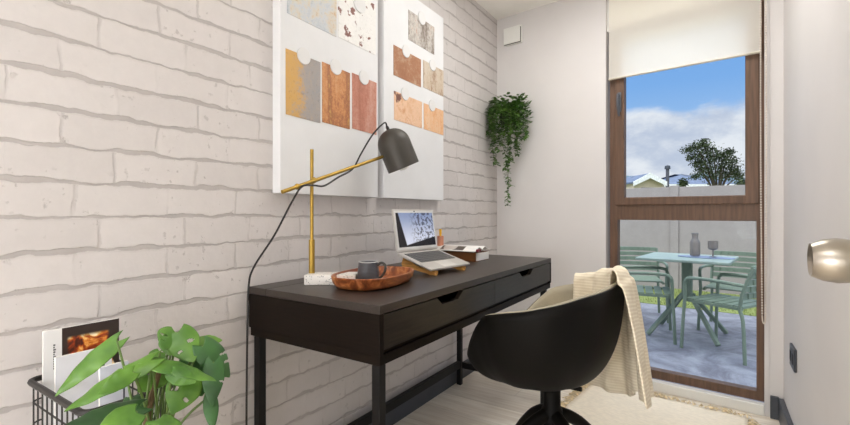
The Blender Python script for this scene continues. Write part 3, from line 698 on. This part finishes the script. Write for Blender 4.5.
# throw over the back of the chair
def throw_mat():
    m, t, b, co = newmat('cream_knit'); sp = t.add('ShaderNodeSeparateXYZ', ins={0: co})
    v = t.m('SINE', t.m('MULTIPLY', t.m('ADD', sp.outputs['Z'], t.m('MULTIPLY', sp.outputs['Y'], .15)), 620.))
    c = t.mix(t.ss(v, -.6, .9), lin((232, 220, 196)), lin((245, 235, 213))); c = t.mix(t.ss(t.noise(co, 25, 4), .4, .7, 0, .3), c, lin((198, 180, 150)))
    t.l.new(c, b.inputs['Base Color']); b.inputs['Roughness'].default_value = .95
    t.l.new(t.add('ShaderNodeBump', ins={'Height': v, 'Strength': .15, 'Distance': .0015}).outputs[0], b.inputs['Normal']); return m
M_throw = throw_mat()
tw = thing('knitted_throw', 'cream ribbed knitted throw draped over the back of the desk chair', 'blanket', (CXc, CYc, .415), R(-2))
NU, NV = 96, 64; P = []
for i in range(NU+1):
    u = i/NU; row = []
    for j in range(NV+1):
        v = j/NV
        phi_in = R(-4-88*v); phi_out = R(10-102*v)          # from the back centre to the far-back quadrant
        fold = math.sin(v*2*PI*3.1+.6)+.45*math.sin(v*2*PI*6.7+2)
        if u < .24:
            p = shp(phi_in, .60+.40*u/.24, .027+.004*fold); p.z += .004
        elif u < .36:
            q_ = (u-.24)/.12; a = q_*PI
            phi = phi_in+(phi_out-phi_in)*q_
            p = shp(phi, 1., .027).lerp(shp(phi, 1., -.014), .5-.5*math.cos(a)); p.z += .020*math.sin(a)+.004*(fold+1.4)*math.sin(a)
        else:
            q_ = (u-.36)/.64; phi = phi_out
            rm = shp(phi, 1., -.014); drop = q_*(.300+.120*min(1, v*1.5)**.8+.012*math.sin(v*11))
            out = Vector((math.cos(phi), -math.sin(phi)*.9, 0)).normalized()
            amp = .004+.019*q_**.6
            p = rm+Vector((0, 0, -drop))+out*(.004+amp*(fold*.8+1.1)+.030*q_)+Vector((0, 1, 0))*((v-.45)*.05*q_)
        row.append(p-Vector((0, 0, .415)))
    P.append(row)
o = MB().grid(P).build('throw_cloth', M_throw, tw, smooth='all', fix=False)
md = o.modifiers.new('s', 'SOLIDIFY'); md.thickness = .006; md.offset = 0
md = o.modifiers.new('ss', 'SUBSURF'); md.levels = 1; md.render_levels = 1

# ------------------------------------------------------------------ basket, papers, pot plant (lower left)
M_wire = mat('black_wire', (38, 34, 32), .45)
BX0, BX1, BY0, BY1, BZ = -1.185, -.905, .312, .465, .622
bs = thing('wire_basket', 'black wire magazine basket on tall wire legs against the brick wall', 'basket', ((BX0+BX1)/2, (BY0+BY1)/2, 0))
hx_, hy_ = (BX1-BX0)/2, (BY1-BY0)/2
def rrect(hx, hy, r, zz, n=6):
    out = []
    for (cx_, cy_, a0_) in ((hx-r, hy-r, 0), (-hx+r, hy-r, 90), (-hx+r, -hy+r, 180), (hx-r, -hy+r, 270)):
        for k in range(n+1):
            a = R(a0_+90*k/n); out.append(Vector((cx_+r*math.cos(a), cy_+r*math.sin(a), zz)))
    return out+[out[0]]
MB().tube(rrect(hx_, hy_, .02, BZ), .0062, 8).build('rim', M_wire, bs, smooth=True)
mb = MB()
for zz in (.58, .535, .49, .44, .39): mb.tube(rrect(hx_-.003, hy_-.003, .02, zz), .0018, 6)
ring = rrect(hx_-.002, hy_-.002, .02, 0, 3)
def around(s_):
    per = [(Vector((-hx_, -hy_)), Vector((hx_, -hy_))), (Vector((hx_, -hy_)), Vector((hx_, hy_))), (Vector((hx_, hy_)), Vector((-hx_, hy_))), (Vector((-hx_, hy_)), Vector((-hx_, -hy_)))]
    return per
for (a, c) in around(0):
    n = int((c-a).length/.024)
    for i in range(1, n):
        p = a.lerp(c, i/n)*.985; mb.tube([(p.x, p.y, BZ), (p.x, p.y, .37), (p.x*.9, p.y*.9, .36)], .0016, 5)
mb.build('wire_mesh', M_wire, bs)
mb = MB().box((-hx_+.008, -hy_+.008, .357), (hx_-.008, hy_-.008, .361)); mb.build('basket_floor', M_wire, bs)
for (sx, sy) in ((-1, -1), (1, -1), (-1, 1), (1, 1)): MB().tube([(sx*(hx_-.022), sy*(hy_-.022), .358), (sx*(hx_-.012), sy*(hy_-.012), 0.0)], .005, 8).build('leg', M_wire, bs)
def cover_mat():
    m, t, b, co = newmat('magazine_cover'); sp = t.add('ShaderNodeSeparateXYZ', ins={0: co}); Y, Z = sp.outputs['Y'], sp.outputs['Z']
    dark = t.ss(Y, .030, .031)
    n = t.noise(co, 26, 5, .6, dist=.8); food = t.ramp(t.ss(n, .38, .66), [(0, (70, 24, 14)), (.3, (170, 66, 22)), (.6, (226, 140, 50)), (.85, (244, 205, 130)), (1, (250, 235, 200))])
    fm = t.m('MULTIPLY', t.m('MULTIPLY', t.ss(Y, .038, .045), t.ss(Y, .110, .118, 1, 0)), t.m('MULTIPLY', t.ss(Z, .300, .31), t.ss(Z, .338, .348, 1, 0)))
    fm2 = t.m('MULTIPLY', t.ss(t.m('ABSOLUTE', t.m('SUBTRACT', t.m('ADD', Y, t.m('MULTIPLY', t.m('SUBTRACT', Z, .27), .35)), .118)), .006, .009, 1, 0), t.m('MULTIPLY', t.ss(Z, .235, .245), t.ss(Z, .30, .31, 1, 0)))
    fm = t.m('MAXIMUM', fm, fm2)
    c = t.mix(fm, lin((52, 40, 36)), food); c = t.mix(dark, lin((226, 226, 226)), c)
    t.l.new(c, b.inputs['Base Color']); b.inputs['Roughness'].default_value = .35; return m
m1 = thing('food_magazine', 'magazine with a dark roast food cover in the wire basket', 'magazine', (-1.135, .322, .3625))
MB().box((-.006, 0, 0), (.0, .136, .366), .001).build('magazine_pages', M_paper, m1)
MB().box((.0002, 0, 0), (.0012, .136, .366)).build('magazine_cover', cover_mat(), m1)
mb = MB()
for k in range(11): mb.box((.0013, .016, .285+.0048*k), (.0016, .0185+.001*(k % 3), .2882+.0048*k))
mb.build('cover_lettering', mat('grey_ink', (90, 90, 92), .5), m1)
def leaflet(name, label, x, y0, y1, h, c, lean=.0, stripes=0):
    o = thing(name, label, 'booklet', (x, y0, .3625)); mm = mat(name+'_paper', c, .5, var=.02)
    MB().box((-.008, 0, 0), (0, y1-y0, h), .001).build('pages', M_paper, o)
    MB().box((.0002, 0, 0), (.001, y1-y0, h)).build('front_sheet', mm, o)
    if stripes: MB().box((.0011, (y1-y0)*.80, h*.3), (.0014, (y1-y0)*.86, h*.98)).build('printed_stripe', mat('slate_ink', (60, 66, 80), .5), o)
    return o
leaflet('white_booklet', 'white booklet leaning in front of the food magazine', -1.095, .330, .428, .318, (222, 224, 230), stripes=1)
leaflet('pale_booklet', 'narrow pale blue-grey booklet at the right end of the basket', -1.065, .395, .448, .285, (205, 210, 222), stripes=1)
# pot plant
def leaf_mat(name, c1, c2):
    m, t, b, co = newmat(name); f = t.noise(co, 14, 4); t.l.new(t.mix(t.ss(f, .3, .7), lin(c1), lin(c2)), b.inputs['Base Color']); b.inputs['Roughness'].default_value = .38
    b.inputs['Subsurface Weight'].default_value = .0; return m
M_ml = leaf_mat('monstera_leaf', (56, 98, 24), (98, 142, 46)); M_mld = leaf_mat('monstera_leaf_deep', (24, 60, 24), (54, 98, 44))
M_ms = mat('monstera_stem', (84, 110, 44), .5); M_mst = mat('monstera_trunk', (96, 76, 46), .7)
PC = Vector((-.795, .372, 0))
mp_ = thing('potted_monstera', 'green split-leaf plant in a pot in front of the wire basket', 'plant', (PC.x, PC.y, .39))
MB().lathe([(0, 0), (.05, 0), (.066, .15), (.070, .16), (.064, .16), (.05, .02), (0, .02)], (0, 0, 0), 36).build('plant_pot', mat('grey_pot', (120, 118, 114), .6), mp_, smooth=True)
MB().lathe([(0, .135), (.0605, .135), (.0605, .140), (0, .146)], (0, 0, 0), 24).build('soil', mat('potting_soil', (50, 38, 30), .95, var=.2, vscale=60), mp_)
stl = thing('plant_stool', 'small round wooden stool under the split-leaf plant', 'stool', (PC.x, PC.y, 0))
MB().lathe([(0, .362), (.095, .362), (.10, .366), (.10, .386), (.096, .3895), (0, .3895)], (0, 0, 0), 32).build('stool_top', M_wood, stl, smooth=True)
for k in range(3):
    a = R(30+120*k); MB().tube([(.06*math.cos(a), .06*math.sin(a), .362), (.085*math.cos(a), .085*math.sin(a), 0)], .009, 10).build('leg', M_wood, stl)
def mleaf(base, tip, wd, nrm, m, cuts=(), holes=(), droop=.12, fold=.15, N=44, K=9, heart=.16):
    base, tip, nrm = Vector(base)-mp_.location, Vector(tip)-mp_.location, Vector(nrm).normalized()
    ax_ = tip-base; ln = ax_.length; ax_.normalize(); sd = ax_.cross(nrm).normalized(); nn = sd.cross(ax_)
    mb = MB(); vs = {}
    def P(i, side, k):
        s_ = i/N
        w_ = wd*(math.sin(PI*min(1, (s_*.93+.07))**.72))**.8 if s_ < 1 else 0
        r = k/K; lat = w_*r
        back = -heart*ln*(r**1.5)*max(0, 1-s_*3.2)            # heart-shaped lobes behind the stalk
        p = base+ax_*(s_*ln+back-.10*ln*r*s_*(1-s_))+sd*side*lat
        p = p+nn*(-droop*ln*(s_**2)-fold*lat*r+.02*ln*math.sin(s_*22)*r*.5)
        return p
    def V(i, side, k):
        key = (i, side if k else 0, k)
        if key not in vs: vs[key] = mb.b.verts.new(P(i, side, k))
        return vs[key]
    for side in (-1, 1):
        for i in range(N):
            for k in range(K):
                s_ = (i+.5)/N; r = (k+.5)/K; skip = False
                for (cs, cw, cr, cside) in cuts:
                    if cside in (0, side) and abs(s_-(cs+.10*r)) < cw*(.4+.6*r) and r > cr: skip = True
                for (cs, cw, r0_, r1_, cside) in holes:
                    if cside in (0, side) and ((s_-(cs+.12*r))/cw)**2+((r-(r0_+r1_)/2)/((r1_-r0_)/2))**2 < 1: skip = True
                if skip: continue
                q_ = [V(i, side, k), V(i+1, side, k), V(i+1, side, k+1), V(i, side, k+1)]
                if len(set(q_)) == 4:
                    if side < 0: q_ = q_[::-1]
                    try: mb.b.faces.new(q_)
                    except Exception: pass
    o = mb.build('leaf', m, mp_, smooth='all', fix=False)
    md = o.modifiers.new('s', 'SOLIDIFY'); md.thickness = .0008
    return o
AC, AS = math.cos(R(33.2)), math.sin(R(33.2))
def V3(px, py, d):      # photo pixel + distance -> point in the room
    X = (px-425)/440*d; return Vector((X*AC-d*AS, X*AS+d*AC, .97+(212.5-py)/440*d))
toc = lambda p: (Vector((0, 0, .97))-Vector(p)).normalized()
CUT = ((.35, .022, .35, 1), (.55, .022, .35, 1), (.42, .022, .35, -1), (.62, .022, .35, -1)); 
HOL = ((.34, .05, .22, .72, -1), (.5, .05, .2, .7, 1))
up = Vector((0, 0, 1))
LV = [ # base px, tip px, half width, normal mix, material, cuts, holes, droop
 ((176, 333, .80), (162, 348, .775), .026, (.15, 1), 1, (), ((.35, .05, .25, .75, 1), (.6, .04, .25, .7, 1)), .03),
 ((178, 332, .80), (194, 362, .78), .027, (.1, 1), 1, (), ((.35, .06, .2, .62, -1), (.5, .04, .3, .7, 1)), .03),
 ((172, 336, .80), (170, 356, .78), .020, (.1, 1), 1, (), ((.5, .05, .3, .7, 1),), .03),
 ((203, 345, .80), (231, 376, .80), .024, (.5, .8), 0, ((.4, .03, .4, -1), (.6, .03, .4, -1)), (), .15),
 ((199, 341, .83), (222, 339, .84), .018, (.9, .5), 1, (), (), .1),
 ((214, 362, .78), (212, 406, .75), .018, (.1, 1), 0, ((.4, .02, .5, -1),), (), .1),
 ((210, 396, .77), (213, 430, .74), .012, (.1, 1), 0, (), (), .1),
 ((190, 376, .76), (172, 414, .72), .028, (.0, 1), 1, (), ((.35, .06, .2, .75, 1), (.55, .05, .2, .7, -1)), .05),
 ((152, 362, .74), (217, 376, .74), .017, (1, .45), 1, (), (), .10),
 ((172, 372, .73), (196, 382, .73), .016, (.4, 1), 1, (), (), .05),
 ((152, 360, .74), (61, 407, .66), .021, (1, .55), 1, ((.25, .016, .55, 1),), (), .10),
 ((133, 372, .70), (98, 394, .66), .014, (.2, 1), 1, (), (), .05),
 ((117, 341, .80), (51, 396, .74), .017, (.5, .9), 1, (), (), .12),
 ((165, 366, .78), (138, 392, .74), .024, (.2, 1), 1, (), ((.4, .05, .3, .7, 1),), .05),
 ((140, 406, .70), (64, 424, .62), .023, (1, .6), 0, (), (), .06),
 ((136, 412, .66), (96, 432, .62), .026, (1, .7), 1, (), (), .06),
 ((158, 420, .66), (178, 440, .62), .022, (1, .3), 1, (), (), .1),
 ((195, 372, .80), (202, 396, .78), .022, (.3, 1), 0, (), ((.4, .05, .3, .7, 1),), .05),
 ((160, 352, .84), (150, 362, .82), .015, (.6, .8), 1, (), (), .05),
 ((188, 356, .83), (204, 372, .82), .022, (.4, .9), 0, (), (), .05),
 ((132, 398, .78), (135, 418, .74), .016, (.4, 1), 0, (), (), .08),
]
for (b_, tp, wd, nm, mm, cu, ho, dr_) in LV:
    bp, tpp = V3(*b_), V3(*tp); mleaf(bp, tpp, wd, up*nm[0]+toc(bp)*nm[1], M_ml if mm else M_mld, cu, ho, dr_)
tr_ = [Vector((0, 0, .14)), Vector((.0, .0, .20)), V3(147, 418, .74)-mp_.location, V3(155, 385, .76)-mp_.location, V3(160, 370, .77)-mp_.location]
MB().tube(smoothpath(tr_, 5), [.008-.0002*k for k in range(21)], 9).build('trunk', M_mst, mp_, smooth=True)
for (b_, *_r) in LV:
    e = V3(*b_)-mp_.location; s0 = Vector((random.uniform(-.02, .02), random.uniform(-.02, .02), .14)); mid = s0.lerp(e, .6)+Vector((0, 0, .02))
    MB().tube(smoothpath([s0, s0.lerp(mid, .5)+Vector((0, 0, .01)), mid, e], 5), .0021, 7).build('leaf_stalk', M_ms, mp_, smooth=True)

# ------------------------------------------------------------------ outside
G = -.05
def patio_mat():
    m, t, b, co = newmat('stamped_concrete'); f = t.noise(co, 3.5, 7, .7, dist=1.0); g = t.noise(co, 14, 5, .65)
    c = t.ramp(t.ss(f, .25, .75), [(0, (92, 92, 104)), (.45, (124, 126, 138)), (1, (156, 160, 170))]); c = t.mix(t.ss(g, .5, .72, 0, .45), c, lin((100, 98, 112)))
    t.l.new(c, b.inputs['Base Color']); b.inputs['Roughness'].default_value = .55
    t.l.new(t.add('ShaderNodeBump', ins={'Height': g, 'Strength': .5, 'Distance': .01}).outputs[0], b.inputs['Normal']); return m
M_patio = patio_mat(); M_grass = mat('lawn_green', (112, 124, 66), .95, c2=(140, 150, 88), vscale=40, bump=1., bscale=120)
mb = MB().box((-3.2, WT, G-.1), (4.5, 2.75, G)); struct(mb.build('floor_patio', M_patio, M=BM))
mb = MB().box((-3.2, 2.75, G-.1), (4.5, 4.0, G+.006)); struct(mb.build('ground_lawn', M_grass, M=BM))
# grass blades
rnd = random.Random(3); mb = MB()
for i in range(9500):
    x = rnd.uniform(-.6, 2.4); y = rnd.uniform(2.745, 3.94); h = rnd.uniform(.012, .035); a = rnd.uniform(0, PI); dx, dy = .003*math.cos(a), .003*math.sin(a)
    v = [mb.b.verts.new(p) for p in ((x-dx, y-dy, G+.005), (x+dx, y+dy, G+.005), (x+rnd.uniform(-.01, .01), y+rnd.uniform(-.01, .01), G+h))]; mb.b.faces.new(v)
o = mb.build('grass_blades', M_grass, M=BM, fix=False); tag(o, 'short green grass strip along the foot of the grey garden wall', 'grass', kind='stuff')
mb = MB().box((-60, 4.0, G-.4), (60, 160, G-.1)); struct(mb.build('ground_beyond', M_gravelbed, M=BM))
# garden wall of panels with posts
def panel_mat():
    m, t, b, co = newmat('grey_concrete_panel'); f = t.noise(co, 5, 6, .7); g = t.noise(co, 60, 4, .7)
    c = t.mix(f, lin((138, 131, 128)), lin((168, 161, 158))); c = t.mix(t.ss(g, .5, .8, 0, .4), c, lin((120, 120, 126))); t.l.new(c, b.inputs['Base Color']); b.inputs['Roughness'].default_value = .9
    t.l.new(t.add('ShaderNodeBump', ins={'Height': g, 'Strength': .4, 'Distance': .006}).outputs[0], b.inputs['Normal']); return m
M_pan = panel_mat()
gw = thing('garden_wall', 'grey concrete panel garden wall behind the outdoor table', 'wall', B(0, 4.0, G), BROT)
WH = 1.36
for k in range(-3, 5):
    x0 = .395-1.45+1.45*k
    MB().box((x0+.05, 0, 0), (x0+1.40, .05, WH), .004).build('wall_panel', M_pan, gw)
    MB().box((x0-.05, -.02, 0), (x0+.05, .07, WH+.02), .005).build('wall_post', M_pan, gw)

# table
tb = thing('outdoor_table', 'square sage green metal pedestal table on the patio', 'table', (-.18, 4.27, G), BROT-.02)
M_ttop = mat('pale_green_table_paint', (142, 158, 150), .4, var=.03)
MB().box((-.325, -.30, .628), (.325, .33, .650), .006).build('table_top', M_ttop, tb)
mb = MB().box((-.036, -.036, .30), (.036, .036, .627), .008); mb.build('pedestal', M_green, tb)
for (sx, sy) in ((-1, -1), (1, -1), (-1, 1), (1, 1)):
    d = Vector((sx*.245, sy*.235, 0)); MB().tube([Vector((sx*.03, sy*.03, .34)), d+Vector((0, 0, .012))], .024, 6, flat=.7).build('leg', M_green, tb)
# chairs
def gchair(name_label, loc, rotz, first=None):
    if first:
        c = copy_tree(first); c.location = loc; c.rotation_euler.z = rotz; c['label'] = name_label; return c
    g = thing('garden_armchair', name_label, 'chair', loc, rotz, 'green garden armchairs round the patio table'); g.scale = (.92, .93, .93)
    W2, D = .225, .20; sh_ = .40
    # front is +x
    P = []
    mb = MB()
    for k in range(6):
        x = -.20+.072*k; mb.box((x, -W2+.02, sh_-.008-.012*math.cos(k*.6)*.3), (x+.060, W2-.02, sh_+.008), .003)
    mb.box((-.20, -W2+.012, sh_-.022), (.225, -W2+.03, sh_-.002)); mb.box((-.20, W2-.03, sh_-.022), (.225, W2-.012, sh_-.002))
    mb.build('seat', M_green, g)
    mb = MB()
    for k in range(5):
        zz = sh_+.085+.052*k; x = -.225-.018*k
        pts = [(x+.035*(2*v-1)**2, (2*v-1)*(W2-.01), zz) for v in [i/8 for i in range(9)]]
        mb.tube(pts, .019, 8, flat=1) if False else [mb.box((min(a[0], b_[0])-.005, a[1]-.001, zz-.020), (max(a[0], b_[0])+.005, b_[1]+.001, zz+.020), .002) for a, b_ in zip(pts, pts[1:])]
    mb.build('backrest', M_green, g)
    for s_ in (-1, 1):
        y = s_*(W2+.005)
        MB().tube(smoothpath([(.235, y*1.06, 0), (.225, y*1.02, .25), (.215, y, sh_)], 4), .013, 8).build('leg', M_green, g, smooth=True)
        MB().tube(smoothpath([(-.235, y*1.06, 0), (-.215, y, .3), (-.195, y, sh_), (-.225, y, .55), (-.29, y*.98, .70)], 4), .013, 8).build('leg', M_green, g, smooth=True)
        MB().tube(smoothpath([(.215, y, sh_), (.213, y*1.02, .50), (.200, y*1.04, .555), (.15, y*1.04, .575), (0, y*1.04, .578), (-.15, y*1.03, .570), (-.232, y, .565)], 4), .0135, 8).build('armrest', M_green, g, smooth=True)
    return g
gA = gchair('green garden armchair at the near left corner of the patio table, facing right', (-.49, 4.10, G), R(8))
gchair('green garden armchair at the near right side of the patio table, facing left', (.10, 3.93, G), R(151), gA)
gchair('green garden armchair behind the table, the left one facing the house', (-.62, 4.78, G), R(-75), gA)
gchair('green garden armchair behind the table, the right one facing the house', (.16, 4.66, G), R(-102), gA)
# things on the table
M_smoke = mat('smoked_glass', (140, 132, 128), .15, var=.02, Transmission_Weight=.35)
bt = thing('smoked_bottle', 'smoky grey glass bottle on the outdoor table', 'bottle', (-.125, 4.30, G+.6625))
MB().lathe([(0, 0), (.036, 0), (.038, .01), (.038, .105), (.030, .125), (.022, .138), (.022, .160), (.026, .185), (.022, .187), (0, .187)], (0, 0, 0), 24).build('bottle_body', M_smoke, bt, smooth=True)
gb = thing('smoked_goblet', 'smoky stemmed glass goblet on the outdoor table', 'glass', (.0, 4.27, G+.6625))
MB().lathe([(0, 0), (.028, 0), (.006, .005), (.005, .05), (.028, .058), (.036, .068), (.036, .125), (.033, .125), (.033, .07), (0, .06)], (0, 0, 0), 24).build('goblet_body', M_smoke, gb, smooth=True)
pm = MB().prism(ov(.20, .10, 2, 36), 0, .006); o = pm.build('oval_placemat', mat('slate_blue_mat', (120, 132, 158), .6), loc=(-.05, 4.28, G+.6505), rotz=BROT); tag(o, 'slate blue oval placemat under the bottle and goblet', 'placemat')
gb['label'] = 'smoky stemmed glass goblet beside the bottle on the outdoor table'

# houses, tree, hills
def W3(px, py, d): return V3(px, py, d)
M_hw = mat('house_render', (205, 190, 170), .8, var=.03); M_roof = mat('slate_roof', (92, 104, 128), .7, var=.12, vscale=1.5, stretch=(1, 1, 6)); M_trimw = mat('white_fascia', (236, 236, 236), .6)
def house(name, label, px0, px1, d, eave_py, ridge_py, gable, length, roofc=M_roof):
    a, b_ = V3(px0, 212.5, d), V3(px1, 212.5, d); wv = (b_-a); wd = wv.length; ang = math.atan2(wv.y, wv.x)
    c = (a+b_)/2; zE = .97+(212.5-eave_py)/440*d; zR = .97+(212.5-ridge_py)/440*d; g0 = G-.1
    th = thing(name, label, 'house', (c.x, c.y, g0), ang)
    zE -= g0; zR -= g0
    if gable:   # gable faces the viewer
        M = Matrix(((1, 0, 0, 0), (0, 0, 1, 0), (0, 1, 0, 0), (0, 0, 0, 1)))
        h = wd/2*.86
        MB().prism([(-h, 0), (h, 0), (h, zE), (0, zR-.25), (-h, zE)], 0, length, M).build('wall', M_hw, th)
        for s_ in (-1, 1):
            MB().prism([(0, zR), (s_*wd/2, zE), (s_*wd/2, zE-.12), (0, zR-.14)], -.28, length+.1, M).build('roof', roofc, th)
            MB().prism([(0, zR+.02), (s_*wd/2*1.02, zE), (s_*wd/2*1.02, zE-.30), (0, zR-.34)], -.36, -.29, M).build('fascia', M_trimw, th)
        MB().box((-.45, -.04, zE*.62), (.45, -.005, zE*.88), .01).build('window', M_glassd, th)
    else:
        MB().box((-wd/2*.94, .4, 0), (wd/2*.94, length, zE)).build('wall', M_hw, th)
        hip = length*.5
        b = MB(); vs = [b.b.verts.new(p) for p in ((-wd/2, 0, zE), (wd/2, 0, zE), (wd/2, length+.4, zE), (-wd/2, length+.4, zE), (-wd/2+hip, length/2, zR), (wd/2-hip, length/2, zR))]
        for f in ((0, 1, 5, 4), (1, 2, 5), (2, 3, 4, 5), (3, 0, 4), (3, 2, 1, 0)): b.b.faces.new([vs[i] for i in f])
        b.build('roof', roofc, th)
        MB().box((-wd/2, -.06, zE-.22), (wd/2, .0, zE-.01)).build('gutter', M_trimw, th)
        for q_ in (-.25, .2): MB().box((wd*q_-.6, .36, zE*.4), (wd*q_+.6, .398, zE*.8)).build('window', M_glassd, th)
    return th
M_glassd = mat('dark_window', (60, 70, 84), .2)
house('gabled_house', 'cream house with white gable and dark roof beyond the garden wall', 631.5, 664, 30, 182, 173.5, True, 7)
h2 = house('hipped_house', 'house with blue-grey hipped slate roof behind the tree', 664, 742, 36, 184, 170.5, False, 7)
h3 = house('low_house', 'low dark-roofed house at the left edge of the view beyond the wall', 600, 648, 44, 181, 173, False, 7, mat('dark_roof', (78, 82, 98), .7))
cpz = V3(667.5, 186, 31.5)
cf = thing('flue_pipe', 'dark flue pipe rising beside the hipped slate roof', 'pipe', (cpz.x, cpz.y, G-.1))
zt_ = V3(667.5, 169, 31.5).z-(G-.1)
MB().tube([(0, 0, 0), (0, 0, zt_)], .11, 12).build('flue', mat('flue_grey', (84, 84, 92), .6), cf); MB().lathe([(0, zt_), (.2, zt_), (.17, zt_+.22), (0, zt_+.3)], (0, 0, 0), 14).build('flue_cowl', M_base, cf)
# tree
rnd = random.Random(21)
D = 24.0; tc = V3(718, 184, D)
tree = thing('garden_tree', 'bushy dark green tree rising above the garden wall', 'tree', (tc.x, tc.y, G-.1))
M_tl = mat('tree_leaf', (48, 60, 40), .7, c2=(86, 98, 66), vscale=2); M_bark = mat('bark', (84, 74, 66), .9)
wr = Vector((AC, AS, 0)); fw = Vector((-AS, AC, 0)); s_ = D/440
def TP(px, py, dd=0): return wr*((px-718)*s_)+fw*dd+Vector((0, 0, .97+(212.5-py)*s_-(G-.1)))
tm = MB(); tips = []
for (px, py, dd) in ((700, 152, .2), (710, 147, -.2), (694, 148, -.3), (708, 160, .5), (722, 155, 0), (728, 160, .4), (734, 168, .1), (738, 176, -.3), (698, 168, .3), (715, 168, -.6), (705, 175, -.4), (727, 172, -.5), (690, 158, 0), (703, 142, 0), (729, 150, 0)):
    e = TP(px, py, dd); o0 = Vector((0, 0, 1.6)); tm.tube(smoothpath([o0, o0.lerp(e, .4)+Vector((0, 0, .4)), e], 5), [.07-.006*k for k in range(11)], 6); tips.append(e)
tm.tube([(0, 0, 0), (0.03, 0, 1.0), (0, 0, 1.8)], [.14, .11, .08], 10); tm.build('trunk', M_bark, tree, smooth=True)
lm = MB()
clumps = [(688, 150, 4.5), (696, 146, 6), (704, 144, 4.5), (710, 149, 5), (700, 154, 7), (708, 160, 8), (717, 156, 6), (724, 154, 5.5), (729, 160, 6.5), (720, 166, 8), (704, 169, 7), (733, 168, 6.5), (738, 175, 5), (727, 175, 7), (712, 175, 7), (698, 163, 5), (691, 158, 3.5), (696, 176, 4), (704, 140, 2), (730, 151, 3)]
for (px, py, r) in clumps:
    for i in range(int(48*r)):
        a, b_, c_ = [rnd.gauss(0, .52) for _ in range(3)]
        p = TP(px+a*r, py+b_*r*.8, c_*r*s_*1.5); leaf_small(lm, p, Vector((rnd.uniform(-1, 1), rnd.uniform(-1, 1), rnd.uniform(-1, .6))), Vector((.1, .2, 1)), rnd.uniform(.08, .15), rnd.uniform(.05, .09))
lm.build('foliage', M_tl, tree, fix=False)
# smaller trees at right edge and hills
for (px, py, r, lab) in ((742, 181, 5, 'dark green shrub right of the tree above the garden wall'), (683, 181, 3, 'small dark shrub left of the tree above the garden wall')):
    c0 = V3(px, 186, 20); sh_ = thing('garden_shrub', lab, 'shrub', (c0.x, c0.y, G-.1)); ss_ = 20/440; lm = MB()
    hgt0 = .97+(212.5-py)*ss_-(G-.1)
    for i in range(260): leaf_small(lm, Vector((rnd.gauss(0, r*ss_*.6), rnd.gauss(0, r*ss_*.6), hgt0-.1+rnd.gauss(0, r*ss_*.5))), Vector((rnd.uniform(-1, 1), rnd.uniform(-1, 1), rnd.uniform(-1, 1))), Vector((.1, .2, 1)), .12, .08)
    lm.build('foliage', M_tl, sh_, fix=False); MB().tube([(0, 0, 0), (0, 0, hgt0)], .05, 8).build('trunk', M_bark, sh_)
P = []
for i in range(61):
    px = 560+260*i/60; d = 150; hh = 176+2.0*math.sin(i*.35)+1.2*math.sin(i*.9)
    a = V3(px, hh, d); f = Vector((a.x, a.y, G-2)); bk_ = V3(px, hh+2, d+60); P.append([f, a, Vector((bk_.x, bk_.y, bk_.z)), Vector((bk_.x, bk_.y, G-2))])
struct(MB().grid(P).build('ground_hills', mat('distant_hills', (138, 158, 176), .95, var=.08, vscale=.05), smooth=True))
